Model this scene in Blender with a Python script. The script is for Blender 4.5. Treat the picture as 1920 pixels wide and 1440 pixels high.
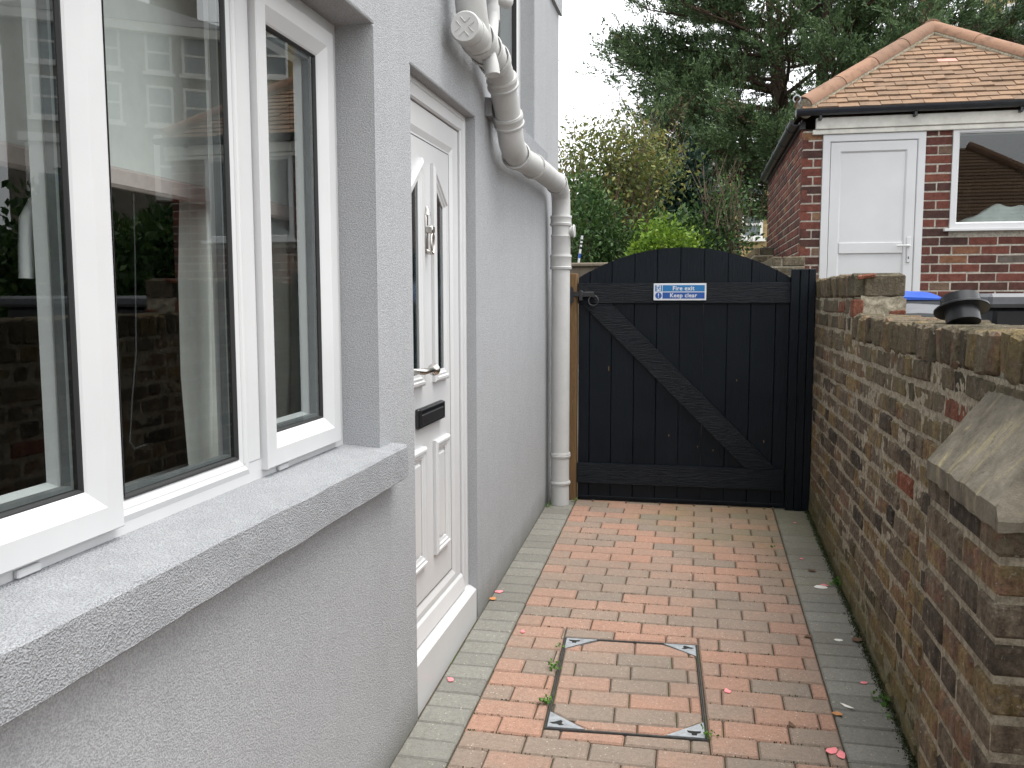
import bpy, bmesh, math, random
import numpy as np
from mathutils import Vector, Matrix, noise

# ------------------------------------------------------------------ clear
for o in list(bpy.data.objects): bpy.data.objects.remove(o)
scene = bpy.context.scene
COL = scene.collection
GY = 0.0505                      # the alley rises 5 % towards the gate
TILT = math.atan(GY)

# ------------------------------------------------------------------ camera
cd = bpy.data.cameras.new('camera'); cam = bpy.data.objects.new('camera', cd); COL.objects.link(cam)
cd.sensor_fit = 'HORIZONTAL'; cd.sensor_width = 36.0; cd.lens = 1655.3 / 1920 * 36.0
cd.clip_start = 0.02; cd.clip_end = 2000
yaw, pit, rol = 0.2052, 0.0967, 0.0016
fw = Vector((-math.sin(yaw) * math.cos(pit), math.cos(yaw) * math.cos(pit), -math.sin(pit)))
rt = Vector((math.cos(yaw), math.sin(yaw), 0)); dn = fw.cross(rt)
r2 = rt * math.cos(rol) + dn * math.sin(rol); d2 = dn * math.cos(rol) - rt * math.sin(rol)
M = Matrix((r2, -d2, -fw)).transposed().to_4x4(); M.translation = Vector((0, 0, 1.5068))
cam.matrix_world = M
scene.camera = cam

# ------------------------------------------------------------------ world, sun, exposure
SUN_EL, SUN_AZ = math.radians(72), math.radians(100)     # azimuth clockwise from +y
w = bpy.data.worlds.new('World'); scene.world = w; w.use_nodes = True
nt = w.node_tree; nt.nodes.clear()
wo = nt.nodes.new('ShaderNodeOutputWorld'); bg = nt.nodes.new('ShaderNodeBackground')
sky = nt.nodes.new('ShaderNodeTexSky'); sky.sky_type = 'NISHITA'; sky.sun_disc = False
sky.sun_elevation = SUN_EL; sky.sun_rotation = SUN_AZ
sky.air_density = 1.0; sky.dust_density = 4.0; sky.ozone_density = 1.0
hs = nt.nodes.new('ShaderNodeHueSaturation'); hs.inputs['Saturation'].default_value = 0.12; hs.inputs['Value'].default_value = 1.0
tc = nt.nodes.new('ShaderNodeTexCoord')
cn = nt.nodes.new('ShaderNodeTexNoise'); cn.inputs['Scale'].default_value = 2.2; cn.inputs['Detail'].default_value = 5
cr = nt.nodes.new('ShaderNodeValToRGB')
cr.color_ramp.elements[0].position = 0.3; cr.color_ramp.elements[0].color = (7.6, 7.85, 8.1, 1)
cr.color_ramp.elements[1].position = 0.72; cr.color_ramp.elements[1].color = (9.6, 9.7, 9.8, 1)
mx = nt.nodes.new('ShaderNodeMix'); mx.data_type = 'RGBA'; mx.inputs[0].default_value = 0.85
nt.links.new(tc.outputs['Generated'], cn.inputs['Vector']); nt.links.new(cn.outputs['Fac'], cr.inputs['Fac'])
nt.links.new(sky.outputs['Color'], hs.inputs['Color']); nt.links.new(hs.outputs['Color'], mx.inputs[6])
nt.links.new(cr.outputs['Color'], mx.inputs[7]); nt.links.new(mx.outputs[2], bg.inputs['Color'])
bg.inputs['Strength'].default_value = 0.1
nt.links.new(bg.outputs['Background'], wo.inputs['Surface'])
sd = bpy.data.lights.new('sun', 'SUN'); sun = bpy.data.objects.new('sun', sd); COL.objects.link(sun)
sd.energy = 1.4; sd.angle = math.radians(40); sd.color = (1.0, 0.97, 0.92)
sdir = Vector((math.sin(SUN_AZ) * math.cos(SUN_EL), math.cos(SUN_AZ) * math.cos(SUN_EL), math.sin(SUN_EL)))
sun.rotation_euler = sdir.to_track_quat('Z', 'Y').to_euler(); sun.location = (3, 0, 8)
vs = scene.view_settings; vs.view_transform = 'Standard'; vs.look = 'None'; vs.exposure = 1.45; vs.gamma = 1.0; vs.use_curve_mapping = False
scene.render.engine = 'CYCLES'
scene.cycles.max_bounces = 8; scene.cycles.transparent_max_bounces = 16

# ------------------------------------------------------------------ material helpers
class NT:
    def __init__(s, name):
        s.m = bpy.data.materials.new(name); s.m.use_nodes = True; s.t = s.m.node_tree; s.t.nodes.clear()
        s.out = s.t.nodes.new('ShaderNodeOutputMaterial')
    def n(s, ty, out=0, props=None, **kw):
        nd = s.t.nodes.new('ShaderNode' + ty)
        for k, v in (props or {}).items(): setattr(nd, k, v)
        for k, v in kw.items():
            k2 = int(k[1:]) if k[0] == 'i' and k[1:].isdigit() else k.replace('_', ' ')
            s.set(nd.inputs[k2], v)
        return nd.outputs[out] if out is not None else nd
    def set(s, sock, v):
        if isinstance(v, bpy.types.NodeSocket): s.t.links.new(v, sock)
        else:
            if isinstance(v, (tuple, list)) and len(v) == 3 and sock.type == 'RGBA': v = (*v, 1)
            sock.default_value = v
    def pos(s, scale=(1, 1, 1)):
        p = s.n('NewGeometry', 'Position')
        if scale != (1, 1, 1): p = s.n('Mapping', 0, None, Vector=p, Scale=scale)
        return p
    def noise(s, scale, detail=4, rough=0.55, vec=None, dist=0.0):
        return s.n('TexNoise', 'Fac', None, Vector=vec or s.pos(), Scale=scale, Detail=detail, Roughness=rough, Distortion=dist)
    def ramp(s, fac, stops, interp='LINEAR'):
        nd = s.t.nodes.new('ShaderNodeValToRGB'); cr = nd.color_ramp; cr.interpolation = interp
        while len(cr.elements) < len(stops): cr.elements.new(0.5)
        for e, (p, c) in zip(cr.elements, stops):
            e.position = p; e.color = (c, c, c, 1) if isinstance(c, (int, float)) else (*c, 1)
        s.t.links.new(fac, nd.inputs['Fac']); return nd.outputs['Color']
    def mix(s, f, a, b, mode='MIX'):
        nd = s.t.nodes.new('ShaderNodeMix'); nd.data_type = 'RGBA'; nd.blend_type = mode
        s.set(nd.inputs[0], f); s.set(nd.inputs[6], a); s.set(nd.inputs[7], b); return nd.outputs[2]
    def math(s, op, a, b=0.0, c=None):
        nd = s.t.nodes.new('ShaderNodeMath'); nd.operation = op; s.set(nd.inputs[0], a); s.set(nd.inputs[1], b)
        if c is not None: s.set(nd.inputs[2], c)
        return nd.outputs[0]
    def rnd(s):          # one random number for each piece, separate object or loose island alike
        a = s.n('ObjectInfo', 'Random'); b = s.n('NewGeometry', 'Random Per Island')
        return s.math('FRACT', s.math('ADD', a, b))
    def bump(s, h, strength=0.5, dist=0.002, normal=None):
        kw = dict(Strength=strength, Distance=dist, Height=h)
        if normal: kw['Normal'] = normal
        return s.n('Bump', 0, None, **kw)
    def bsdf(s, color, rough=0.7, normal=None, metal=0.0, spec=0.5, **kw):
        d = dict(Base_Color=color, Roughness=rough, Metallic=metal); d['Specular_IOR_Level'] = spec
        if normal: d['Normal'] = normal
        d.update(kw)
        nd = s.t.nodes.new('ShaderNodeBsdfPrincipled')
        for k, v in d.items(): s.set(nd.inputs[k.replace('_', ' ')], v)
        return nd.outputs[0]
    def done(s, sh):
        s.t.links.new(sh, s.out.inputs['Surface']); return s.m

MT = {}
def hexlin(r, g, b):
    f = lambda c: (c / 255 / 12.92) if c / 255 <= 0.04045 else ((c / 255 + 0.055) / 1.055) ** 2.4
    return (f(r), f(g), f(b))

def m_render():
    k = NT('grey_render'); p = k.pos()
    n1 = k.noise(300, 2, 0.5); n2 = k.noise(120, 3, 0.6); n3 = k.noise(1.3, 4, 0.6); n4 = k.noise(7, 5, 0.65)
    st = k.noise(1.0, 4, 0.6, vec=k.pos((4.0, 9.0, 0.7)))
    c = k.ramp(n3, [(0.25, (0.392, 0.402, 0.418)), (0.75, (0.432, 0.442, 0.456))])
    c = k.mix(k.math('MULTIPLY', k.ramp(n4, [(0.35, 0.0), (0.8, 1.0)]), 0.25), c, (0.33, 0.335, 0.34))
    c = k.mix(k.math('MULTIPLY', k.ramp(st, [(0.42, 0.0), (0.75, 1.0)]), 0.32), c, (0.46, 0.47, 0.485))
    c = k.mix(k.math('MULTIPLY', k.ramp(n1, [(0.42, 1.0), (0.58, 0.0)]), 0.45), c, (0.20, 0.205, 0.215))
    # splash dirt along the paving
    sx = k.n('SeparateXYZ', None, None, Vector=p)
    hgt = k.math('SUBTRACT', sx.outputs['Z'], k.math('MULTIPLY', sx.outputs['Y'], GY))
    d = k.math('MULTIPLY', k.ramp(k.math('ADD', hgt, k.math('MULTIPLY', n4, 0.16)), [(0.08, 1.0), (0.22, 0.0)]), 0.55)
    c = k.mix(d, c, (0.14, 0.135, 0.10))
    h = k.math('ADD', n1, k.math('MULTIPLY', n2, 0.30))
    nb = k.bump(h, 0.9, 0.0042)
    nb = k.bump(k.noise(6, 3), 0.25, 0.01, nb)
    return k.done(k.bsdf(c, 0.9, nb, spec=0.2))
def m_sill():
    k = NT('sill_render')
    n1 = k.noise(300, 2, 0.5); n2 = k.noise(115, 3, 0.6); n3 = k.noise(14, 5, 0.7)
    c = k.ramp(n3, [(0.3, (0.315, 0.325, 0.342)), (0.7, (0.375, 0.386, 0.402))])
    c = k.mix(k.math('MULTIPLY', k.ramp(n1, [(0.4, 1.0), (0.55, 0.0)]), 0.45), c, (0.17, 0.17, 0.18))
    nb = k.bump(k.math('ADD', n1, k.math('MULTIPLY', n2, 0.5)), 1.0, 0.006)
    return k.done(k.bsdf(c, 0.9, nb, spec=0.2))
def m_upvc():
    k = NT('white_upvc')
    n = k.noise(3, 4, 0.6); n2 = k.noise(40, 5, 0.7)
    c = k.mix(k.math('MULTIPLY', k.ramp(n2, [(0.55, 0.0), (0.8, 1.0)]), 0.18), k.ramp(n, [(0.3, (0.545, 0.548, 0.555)), (0.7, (0.59, 0.593, 0.598))]), (0.55, 0.54, 0.50))
    return k.done(k.bsdf(c, 0.32, None))
def m_plain(name, col, rough=0.6, var=0.12, scale=20, bump=0.0, bscale=200, bdist=0.001, metal=0.0, spec=0.5):
    k = NT(name); n = k.noise(scale, 5, 0.65)
    a = tuple(v * (1 - var) for v in col); b = tuple(min(1, v * (1 + var)) for v in col)
    c = k.ramp(n, [(0.3, a), (0.7, b)])
    nb = k.bump(k.noise(bscale, 4, 0.6), bump, bdist) if bump else None
    return k.done(k.bsdf(c, rough, nb, metal=metal, spec=spec))
def m_glass(name, tint=(0.80, 0.84, 0.83), f0=0.07, rough=0.0):
    """double glazing as one sheet: reflection of all its surfaces rises towards grazing angles, the same from either side"""
    k = NT(name); ge = k.n('NewGeometry', None)
    c = k.math('ABSOLUTE', k.n('VectorMath', 'Value', {'operation': 'DOT_PRODUCT'}, i0=ge.outputs['Normal'], i1=ge.outputs['Incoming']))
    fr = k.math('ADD', k.math('MULTIPLY', k.math('POWER', k.math('SUBTRACT', 1.0, c), 4.0), 0.95 - f0), f0)
    gl = k.n('BsdfGlossy', 0, None, Color=(0.95, 0.97, 0.97), Roughness=rough)
    tr = k.n('BsdfTransparent', 0, None, Color=tint)
    nd = k.t.nodes.new('ShaderNodeMixShader'); k.set(nd.inputs[0], fr); k.t.links.new(tr, nd.inputs[1]); k.t.links.new(gl, nd.inputs[2])
    return k.done(nd.outputs[0])
def m_paver(name, stops, moss=0.25):
    k = NT(name); p = k.pos(); r = k.rnd()
    off = k.n('CombineXYZ', 0, None, X=k.math('MULTIPLY', r, 37.0), Y=k.math('MULTIPLY', r, 11.0), Z=0.0)
    pv = k.n('VectorMath', 0, {'operation': 'ADD'}, i0=p, i1=off)
    blot = k.noise(9, 3, 0.55, vec=pv)
    t = k.math('ADD', k.math('MULTIPLY', r, 0.75), k.math('MULTIPLY', blot, 0.35))
    c = k.ramp(t, stops)
    c = k.mix(1.0, c, k.ramp(k.noise(70, 5, 0.75), [(0.3, 0.80), (0.7, 1.18)]), 'MULTIPLY')
    sp = k.n('TexVoronoi', 'Distance', None, Vector=p, Scale=72.0)
    g = k.noise(33, 2, 0.5)
    spk = k.math('MULTIPLY', k.ramp(sp, [(0.13, 1.0), (0.24, 0.0)]), k.ramp(g, [(0.48, 0.0), (0.60, 0.6)]))
    c = k.mix(spk, c, (0.52, 0.47, 0.40))
    c = k.mix(k.math('MULTIPLY', k.ramp(k.noise(240, 2, 0.5), [(0.36, 1.0), (0.45, 0.0)]), 0.45), c, (0.10, 0.08, 0.07))
    # algae over the damp right-hand corner by the gate
    sx = k.n('SeparateXYZ', None, None, Vector=p)
    a = k.math('ADD', k.math('MULTIPLY', sx.outputs['X'], 0.55), k.math('MULTIPLY', k.math('SUBTRACT', sx.outputs['Y'], 4.0), 0.45))
    a = k.math('ADD', a, k.math('MULTIPLY', k.math('SUBTRACT', k.noise(3.5, 5, 0.65), 0.5), 1.3))
    c = k.mix(k.math('MULTIPLY', k.ramp(a, [(0.2, 0.0), (0.75, 1.0)]), moss), c, (0.17, 0.155, 0.06))
    st = k.noise(1.6, 5, 0.7)
    c = k.mix(k.math('MULTIPLY', k.ramp(st, [(0.42, 0.0), (0.75, 1.0)]), 0.42), c, (0.14, 0.118, 0.098))
    nb = k.bump(k.noise(220, 3, 0.6), 0.45, 0.002); nb = k.bump(k.noise(30, 3, 0.6), 0.3, 0.003, nb)
    return k.done(k.bsdf(c, 0.85, nb, spec=0.25))
def m_oldbrick(name, stops, green=1.0):
    k = NT(name); p = k.pos(); r = k.rnd()
    off = k.n('CombineXYZ', 0, None, X=k.math('MULTIPLY', r, 91.0), Y=k.math('MULTIPLY', r, 23.0), Z=k.math('MULTIPLY', r, 57.0))
    pv = k.n('VectorMath', 0, {'operation': 'ADD'}, i0=p, i1=off)
    b = k.noise(16, 5, 0.7, vec=pv)
    t = k.math('ADD', k.math('MULTIPLY', r, 0.9), k.math('MULTIPLY', k.math('SUBTRACT', b, 0.5), 0.75))
    c = k.ramp(t, stops)
    c = k.mix(1.0, c, k.ramp(k.noise(60, 6, 0.8), [(0.28, 0.30), (0.72, 1.55)]), 'MULTIPLY')
    c = k.mix(1.0, c, k.ramp(k.noise(26, 5, 0.75, vec=k.pos((1.0, 1.0, 0.22))), [(0.30, 0.55), (0.70, 1.35)]), 'MULTIPLY')
    # soot, mortar smears and lime
    c = k.mix(k.ramp(k.noise(7.5, 6, 0.72, vec=pv), [(0.52, 0.0), (0.74, 0.7)]), c, (0.085, 0.075, 0.064))
    c = k.mix(k.ramp(k.noise(24, 6, 0.80), [(0.56, 0.0), (0.74, 0.7)]), c, (0.34, 0.295, 0.225))
    c = k.mix(k.ramp(k.noise(48, 5, 0.75), [(0.63, 0.0), (0.70, 0.95)]), c, (0.50, 0.47, 0.41))
    sx = k.n('SeparateXYZ', None, None, Vector=p)
    hgt = k.math('SUBTRACT', sx.outputs['Z'], k.math('MULTIPLY', sx.outputs['Y'], GY))
    hn = k.math('ADD', hgt, k.math('MULTIPLY', k.math('SUBTRACT', k.noise(5, 4, 0.6), 0.5), 0.35))
    low = k.ramp(hn, [(0.02, 1.0), (0.30, 0.0)]); top = k.ramp(hn, [(0.95, 0.0), (1.2, 1.0)])
    c = k.mix(k.math('MULTIPLY', low, 0.6 * green), c, (0.15, 0.135, 0.05))
    c = k.mix(k.math('MULTIPLY', k.math('MULTIPLY', top, k.ramp(k.noise(13, 5, 0.7), [(0.35, 0.0), (0.65, 1.0)])), 0.62 * green), c, (0.135, 0.122, 0.072))
    nb = k.bump(k.noise(120, 5, 0.75), 1.0, 0.007); nb = k.bump(k.noise(26, 5, 0.7), 0.9, 0.014, nb)
    return k.done(k.bsdf(c, 0.93, nb, spec=0.15))
def m_mortar(name, col, dark, bump=0.8):
    k = NT(name)
    c = k.ramp(k.noise(45, 6, 0.8), [(0.26, tuple(v * 0.7 for v in dark)), (0.42, dark), (0.58, col)])
    c = k.mix(k.ramp(k.noise(6, 5, 0.7), [(0.50, 0.0), (0.78, 0.5)]), c, tuple(v * 0.45 for v in dark))
    sx = k.n('SeparateXYZ', None, None, Vector=k.pos())
    hgt = k.math('SUBTRACT', sx.outputs['Z'], k.math('MULTIPLY', sx.outputs['Y'], GY))
    c = k.mix(k.math('MULTIPLY', k.ramp(hgt, [(0.02, 1.0), (0.25, 0.0)]), 0.6), c, (0.10, 0.095, 0.035))
    nb = k.bump(k.noise(150, 5, 0.7), bump, 0.004)
    return k.done(k.bsdf(c, 0.95, nb, spec=0.1))
def m_redbrick():
    k = NT('red_brick'); r = k.rnd(); p = k.pos()
    off = k.n('CombineXYZ', 0, None, X=k.math('MULTIPLY', r, 51.0), Y=0.0, Z=k.math('MULTIPLY', r, 17.0))
    pv = k.n('VectorMath', 0, {'operation': 'ADD'}, i0=p, i1=off)
    c = k.ramp(r, [(0.0, (0.055, 0.031, 0.027)), (0.25, (0.088, 0.038, 0.031)), (0.6, (0.130, 0.046, 0.035)), (0.88, (0.155, 0.055, 0.039)), (0.95, (0.20, 0.11, 0.06)), (1.0, (0.09, 0.08, 0.072))])
    c = k.mix(1.0, c, k.ramp(k.noise(22, 6, 0.75, vec=pv), [(0.3, 0.6), (0.7, 1.4)]), 'MULTIPLY')
    c = k.mix(k.ramp(k.noise(9, 5, 0.7), [(0.55, 0.0), (0.8, 0.5)]), c, (0.05, 0.032, 0.028))
    nb = k.bump(k.noise(120, 4, 0.7), 0.7, 0.003)
    return k.done(k.bsdf(c, 0.9, nb, spec=0.2))
def m_tile(name, base):
    k = NT(name); r = k.rnd()
    c = k.ramp(r, [(0.0, tuple(v * 0.84 for v in base)), (0.5, base), (1.0, (base[0] * 1.12, base[1] * 1.08, base[2] * 1.04))])
    c = k.mix(k.ramp(k.noise(11, 6, 0.75), [(0.5, 0.0), (0.72, 0.8)]), c, (0.09, 0.06, 0.045))
    c = k.mix(k.ramp(k.noise(17, 5, 0.7), [(0.62, 0.0), (0.75, 0.5)]), c, (0.22, 0.20, 0.10))
    nb = k.bump(k.noise(90, 4, 0.7), 0.6, 0.003)
    return k.done(k.bsdf(c, 0.88, nb, spec=0.2))
def m_blackwood():
    k = NT('black_painted_wood')
    g = k.noise(14, 6, 0.7, vec=k.pos((9, 9, 0.8))); n = k.noise(5, 4, 0.6)
    c = k.ramp(n, [(0.3, (0.0022, 0.0046, 0.0080)), (0.7, (0.0042, 0.0072, 0.0112))])
    c = k.mix(k.ramp(k.noise(30, 5, 0.8), [(0.62, 0.0), (0.78, 0.25)]), c, (0.035, 0.04, 0.045))
    nb = k.bump(g, 0.6, 0.006); nb = k.bump(k.noise(180, 3, 0.6), 0.25, 0.001, nb)
    return k.done(k.bsdf(c, k.ramp(n, [(0.3, 0.34), (0.7, 0.5)]), nb, spec=0.2))
def m_blackrail():
    k = NT('black_painted_rail')
    g = k.noise(14, 7, 0.75, vec=k.pos((0.9, 9, 12)), dist=0.6); n = k.noise(6, 4, 0.6)
    c = k.ramp(n, [(0.3, (0.003, 0.0056, 0.0095)), (0.7, (0.006, 0.0088, 0.0135))])
    nb = k.bump(g, 0.9, 0.02)
    return k.done(k.bsdf(c, 0.40, nb, spec=0.22))
def m_wood(name, col):
    k = NT(name); g = k.noise(12, 6, 0.7, vec=k.pos((7, 7, 0.6)), dist=1.2)
    c = k.ramp(g, [(0.3, tuple(v * 0.55 for v in col)), (0.65, col)])
    return k.done(k.bsdf(c, 0.8, k.bump(g, 0.4, 0.004), spec=0.2))
def m_pipe():
    k = NT('grey_painted_pipe'); n = k.noise(8, 5, 0.7); n2 = k.noise(60, 4, 0.7)
    c = k.ramp(n, [(0.3, (0.44, 0.44, 0.432)), (0.7, (0.50, 0.50, 0.492))])
    c = k.mix(k.math('MULTIPLY', k.ramp(n2, [(0.6, 0.0), (0.75, 1.0)]), 0.35), c, (0.33, 0.325, 0.30))
    return k.done(k.bsdf(c, 0.58, k.bump(n2, 0.22, 0.002), spec=0.3))
def m_leaf(name, stops, trans=0.25, rough=0.55):
    k = NT(name); r = k.n('NewGeometry', 'Random Per Island')
    n = k.noise(1.4, 3, 0.6)
    t = k.math('ADD', k.math('MULTIPLY', r, 0.7), k.math('MULTIPLY', n, 0.4))
    c = k.ramp(t, stops)
    a = k.bsdf(c, rough, None, spec=0.3)
    tl = k.n('BsdfTranslucent', 0, None, Color=c)
    nd = k.t.nodes.new('ShaderNodeMixShader'); nd.inputs[0].default_value = trans
    k.t.links.new(a, nd.inputs[1]); k.t.links.new(tl, nd.inputs[2])
    return k.done(nd.outputs[0])
def m_bark(name, col):
    k = NT(name); g = k.noise(9, 6, 0.75, vec=k.pos((5, 5, 1)))
    return k.done(k.bsdf(k.ramp(g, [(0.3, tuple(v * 0.5 for v in col)), (0.7, col)]), 0.95, k.bump(g, 0.7, 0.02), spec=0.1))
def m_stone():
    k = NT('weathered_stone'); p = k.pos()
    c = k.ramp(k.noise(9, 6, 0.75), [(0.28, (0.09, 0.080, 0.064)), (0.55, (0.20, 0.178, 0.142)), (0.8, (0.32, 0.285, 0.225))])
    l = k.noise(7, 5, 0.65, vec=k.pos((1.0, 3.0, 1.0)), dist=0.4)
    c = k.mix(k.ramp(l, [(0.55, 0.0), (0.68, 0.75)]), c, (0.36, 0.31, 0.18))
    c = k.mix(k.ramp(k.noise(30, 5, 0.75), [(0.58, 0.0), (0.75, 0.7)]), c, (0.07, 0.062, 0.048))
    nb = k.bump(k.noise(40, 6, 0.75), 0.8, 0.006); nb = k.bump(k.noise(170, 3, 0.6), 0.5, 0.002, nb)
    return k.done(k.bsdf(c, 0.95, nb, spec=0.12))
def m_soil():
    k = NT('joint_sand')
    c = k.ramp(k.noise(60, 5, 0.7), [(0.3, (0.040, 0.032, 0.024)), (0.7, (0.10, 0.080, 0.058))])
    c = k.mix(k.ramp(k.noise(6, 5, 0.7), [(0.5, 0.0), (0.66, 0.8)]), c, (0.05, 0.075, 0.02))
    return k.done(k.bsdf(c, 0.95, k.bump(k.noise(200, 3), 0.6, 0.003), spec=0.1))
def m_ground():
    k = NT('yard_ground')
    c = k.ramp(k.noise(4, 6, 0.7), [(0.3, (0.09, 0.085, 0.07)), (0.7, (0.17, 0.16, 0.14))])
    return k.done(k.bsdf(c, 0.95, k.bump(k.noise(40, 4), 0.6, 0.01), spec=0.1))

MT['render'] = m_render(); MT['sill'] = m_sill(); MT['upvc'] = m_upvc(); MT['glass'] = m_glass('window_glass')
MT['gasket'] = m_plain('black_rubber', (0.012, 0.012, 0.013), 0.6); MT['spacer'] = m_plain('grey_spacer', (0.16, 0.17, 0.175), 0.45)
MT['paver'] = m_paver('salmon_paver', [(0.12, (0.198, 0.166, 0.136)), (0.45, (0.250, 0.184, 0.144)), (0.66, (0.300, 0.188, 0.140)), (0.98, (0.335, 0.188, 0.134))], 0.42)
MT['gpaver'] = m_paver('charcoal_paver', [(0.1, (0.158, 0.156, 0.139)), (0.9, (0.208, 0.205, 0.183))], 0.35)
OLD = [(0.0, (0.065, 0.055, 0.046)), (0.15, (0.115, 0.092, 0.070)), (0.36, (0.18, 0.145, 0.108)), (0.56, (0.195, 0.150, 0.108)), (0.72, (0.27, 0.20, 0.095)), (0.83, (0.225, 0.125, 0.090)), (0.92, (0.19, 0.16, 0.115)), (1.0, (0.25, 0.20, 0.14))]
MT['old'] = m_oldbrick('stock_brick', OLD); MT['mortar'] = m_mortar('lime_mortar', (0.42, 0.38, 0.295), (0.23, 0.20, 0.15))
MT['oldred'] = m_oldbrick('red_stock_brick', [(0.0, (0.20, 0.075, 0.05)), (1.0, (0.26, 0.095, 0.06))], 0.2)
MT['red'] = m_redbrick(); MT['rmortar'] = m_mortar('pale_mortar', (0.46, 0.43, 0.37), (0.31, 0.28, 0.24), 0.4)
MT['tile'] = m_tile('clay_tile', (0.206, 0.136, 0.090)); MT['pinktile'] = m_plain('pink_tile', (0.42, 0.215, 0.17), 0.8)
MT['hip'] = m_tile('clay_hip_tile', (0.225, 0.135, 0.092))
MT['black'] = m_blackwood(); MT['brail'] = m_blackrail(); MT['post'] = m_wood('treated_timber', (0.19, 0.115, 0.055)); MT['greywood'] = m_wood('grey_timber', (0.25, 0.21, 0.16))
MT['pipe'] = m_pipe(); MT['stone'] = m_stone(); MT['soil'] = m_soil(); MT['ground'] = m_ground()
MT['iron'] = m_plain('black_iron', (0.012, 0.012, 0.014), 0.45); MT['chrome'] = m_plain('satin_nickel', (0.55, 0.53, 0.50), 0.25, metal=1.0)
MT['darksteel'] = m_plain('weathered_steel_edge', (0.10, 0.10, 0.10), 0.55, 0.35, 30, metal=0.5); MT['steel'] = m_plain('galvanised_steel', (0.36, 0.38, 0.40), 0.5, 0.25, 45, metal=0.6); MT['darkhole'] = m_plain('dark_hole', (0.01, 0.01, 0.009), 0.9)
MT['bplastic'] = m_plain('black_plastic', (0.014, 0.015, 0.017), 0.30, 0.2); MT['gutter'] = m_plain('black_gutter_plastic', (0.016, 0.018, 0.023), 0.38, 0.3)
MT['blue'] = m_plain('blue_plastic', (0.012, 0.075, 0.42), 0.35); MT['gplastic'] = m_plain('grey_plastic', (0.10, 0.105, 0.115), 0.5, 0.15, 14)
MT['fascia'] = m_plain('old_white_paint', (0.60, 0.585, 0.53), 0.55, 0.16, 9)
MT['doorglass'] = m_glass('obscure_glass', (0.32, 0.38, 0.39), 0.08, 0.12)
MT['cloth'] = m_plain('cream_cloth', (0.75, 0.74, 0.70), 0.9, 0.1, 6); MT['blind'] = m_plain('grey_blind_cloth', (0.66, 0.66, 0.64), 0.9, 0.05); MT['pink'] = m_plain('pink_rail', (0.50, 0.41, 0.39), 0.7)
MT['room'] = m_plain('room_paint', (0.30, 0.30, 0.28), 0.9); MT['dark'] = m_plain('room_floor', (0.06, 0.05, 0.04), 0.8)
MT['petal'] = m_plain('pink_petal', (0.75, 0.22, 0.24), 0.7, 0.2, 60); MT['deadleaf'] = m_plain('brown_leaf', (0.10, 0.055, 0.03), 0.8, 0.3, 60); MT['feather'] = m_plain('white_feather', (0.75, 0.73, 0.68), 0.8); MT['orange'] = m_plain('orange_leaf', (0.45, 0.20, 0.07), 0.7)
MT['weed'] = m_leaf('weed_leaf', [(0.2, (0.05, 0.13, 0.02)), (0.9, (0.12, 0.26, 0.04))]); MT['moss'] = m_leaf('moss', [(0.2, (0.018, 0.028, 0.008)), (0.9, (0.05, 0.065, 0.018))], 0.1)
MT['white'] = m_plain('sign_white', (0.62, 0.63, 0.66), 0.35, 0.03); MT['sblue1'] = m_plain('sign_light_blue', (0.003, 0.145, 0.37), 0.4, 0.03); MT['sblue2'] = m_plain('sign_mid_blue', (0.004, 0.065, 0.29), 0.4, 0.03)
MT['yellowbrick'] = m_plain('yellow_stock_brick', (0.33, 0.25, 0.12), 0.9, 0.3, 6, 0.5, 30, 0.01); MT['greybrick'] = m_plain('grey_stock_brick', (0.20, 0.18, 0.145), 0.9, 0.2, 3); MT['slate'] = m_plain('roof_slate', (0.15, 0.145, 0.145), 0.7, 0.2, 5)
MT['wpaint'] = m_plain('white_house_paint', (0.72, 0.71, 0.68), 0.6, 0.06, 5); MT['sashglass'] = m_plain('sash_glass', (0.16, 0.19, 0.20), 0.08, 0.2, 1); MT['bluedoor'] = m_plain('navy_door', (0.012, 0.025, 0.07), 0.4)
MT['blanket'] = m_plain('pale_sheet', (0.55, 0.60, 0.58), 0.8, 0.1, 8)

# ------------------------------------------------------------------ mesh helpers
def link(name, me, mat=None, parent=None, loc=None, rot=None):
    o = bpy.data.objects.new(name, me); COL.objects.link(o)
    if mat and me is not None and not me.materials: me.materials.append(MT[mat] if isinstance(mat, str) else mat)
    if parent: o.parent = parent
    if loc is not None: o.location = loc
    if rot is not None: o.rotation_euler = rot
    return o
def mesh(vs, fs, smooth=False, name='mesh'):
    me = bpy.data.meshes.new(name); me.from_pydata([tuple(v) for v in vs], [], fs); me.update()
    if smooth: me.polygons.foreach_set('use_smooth', [True] * len(me.polygons))
    return me
def tag(o, label=None, cat=None, group=None, kind=None):
    if label: o['label'] = label
    if cat: o['category'] = cat
    if group: o['group'] = group
    if kind: o['kind'] = kind
    return o
def thing(name, label, cat, loc=(0, 0, 0), group=None):
    o = bpy.data.objects.new(name, None); COL.objects.link(o); o.location = loc; o.empty_display_size = 0.1
    return tag(o, label, cat, group)
def struct(o): o['kind'] = 'structure'; return o

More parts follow.
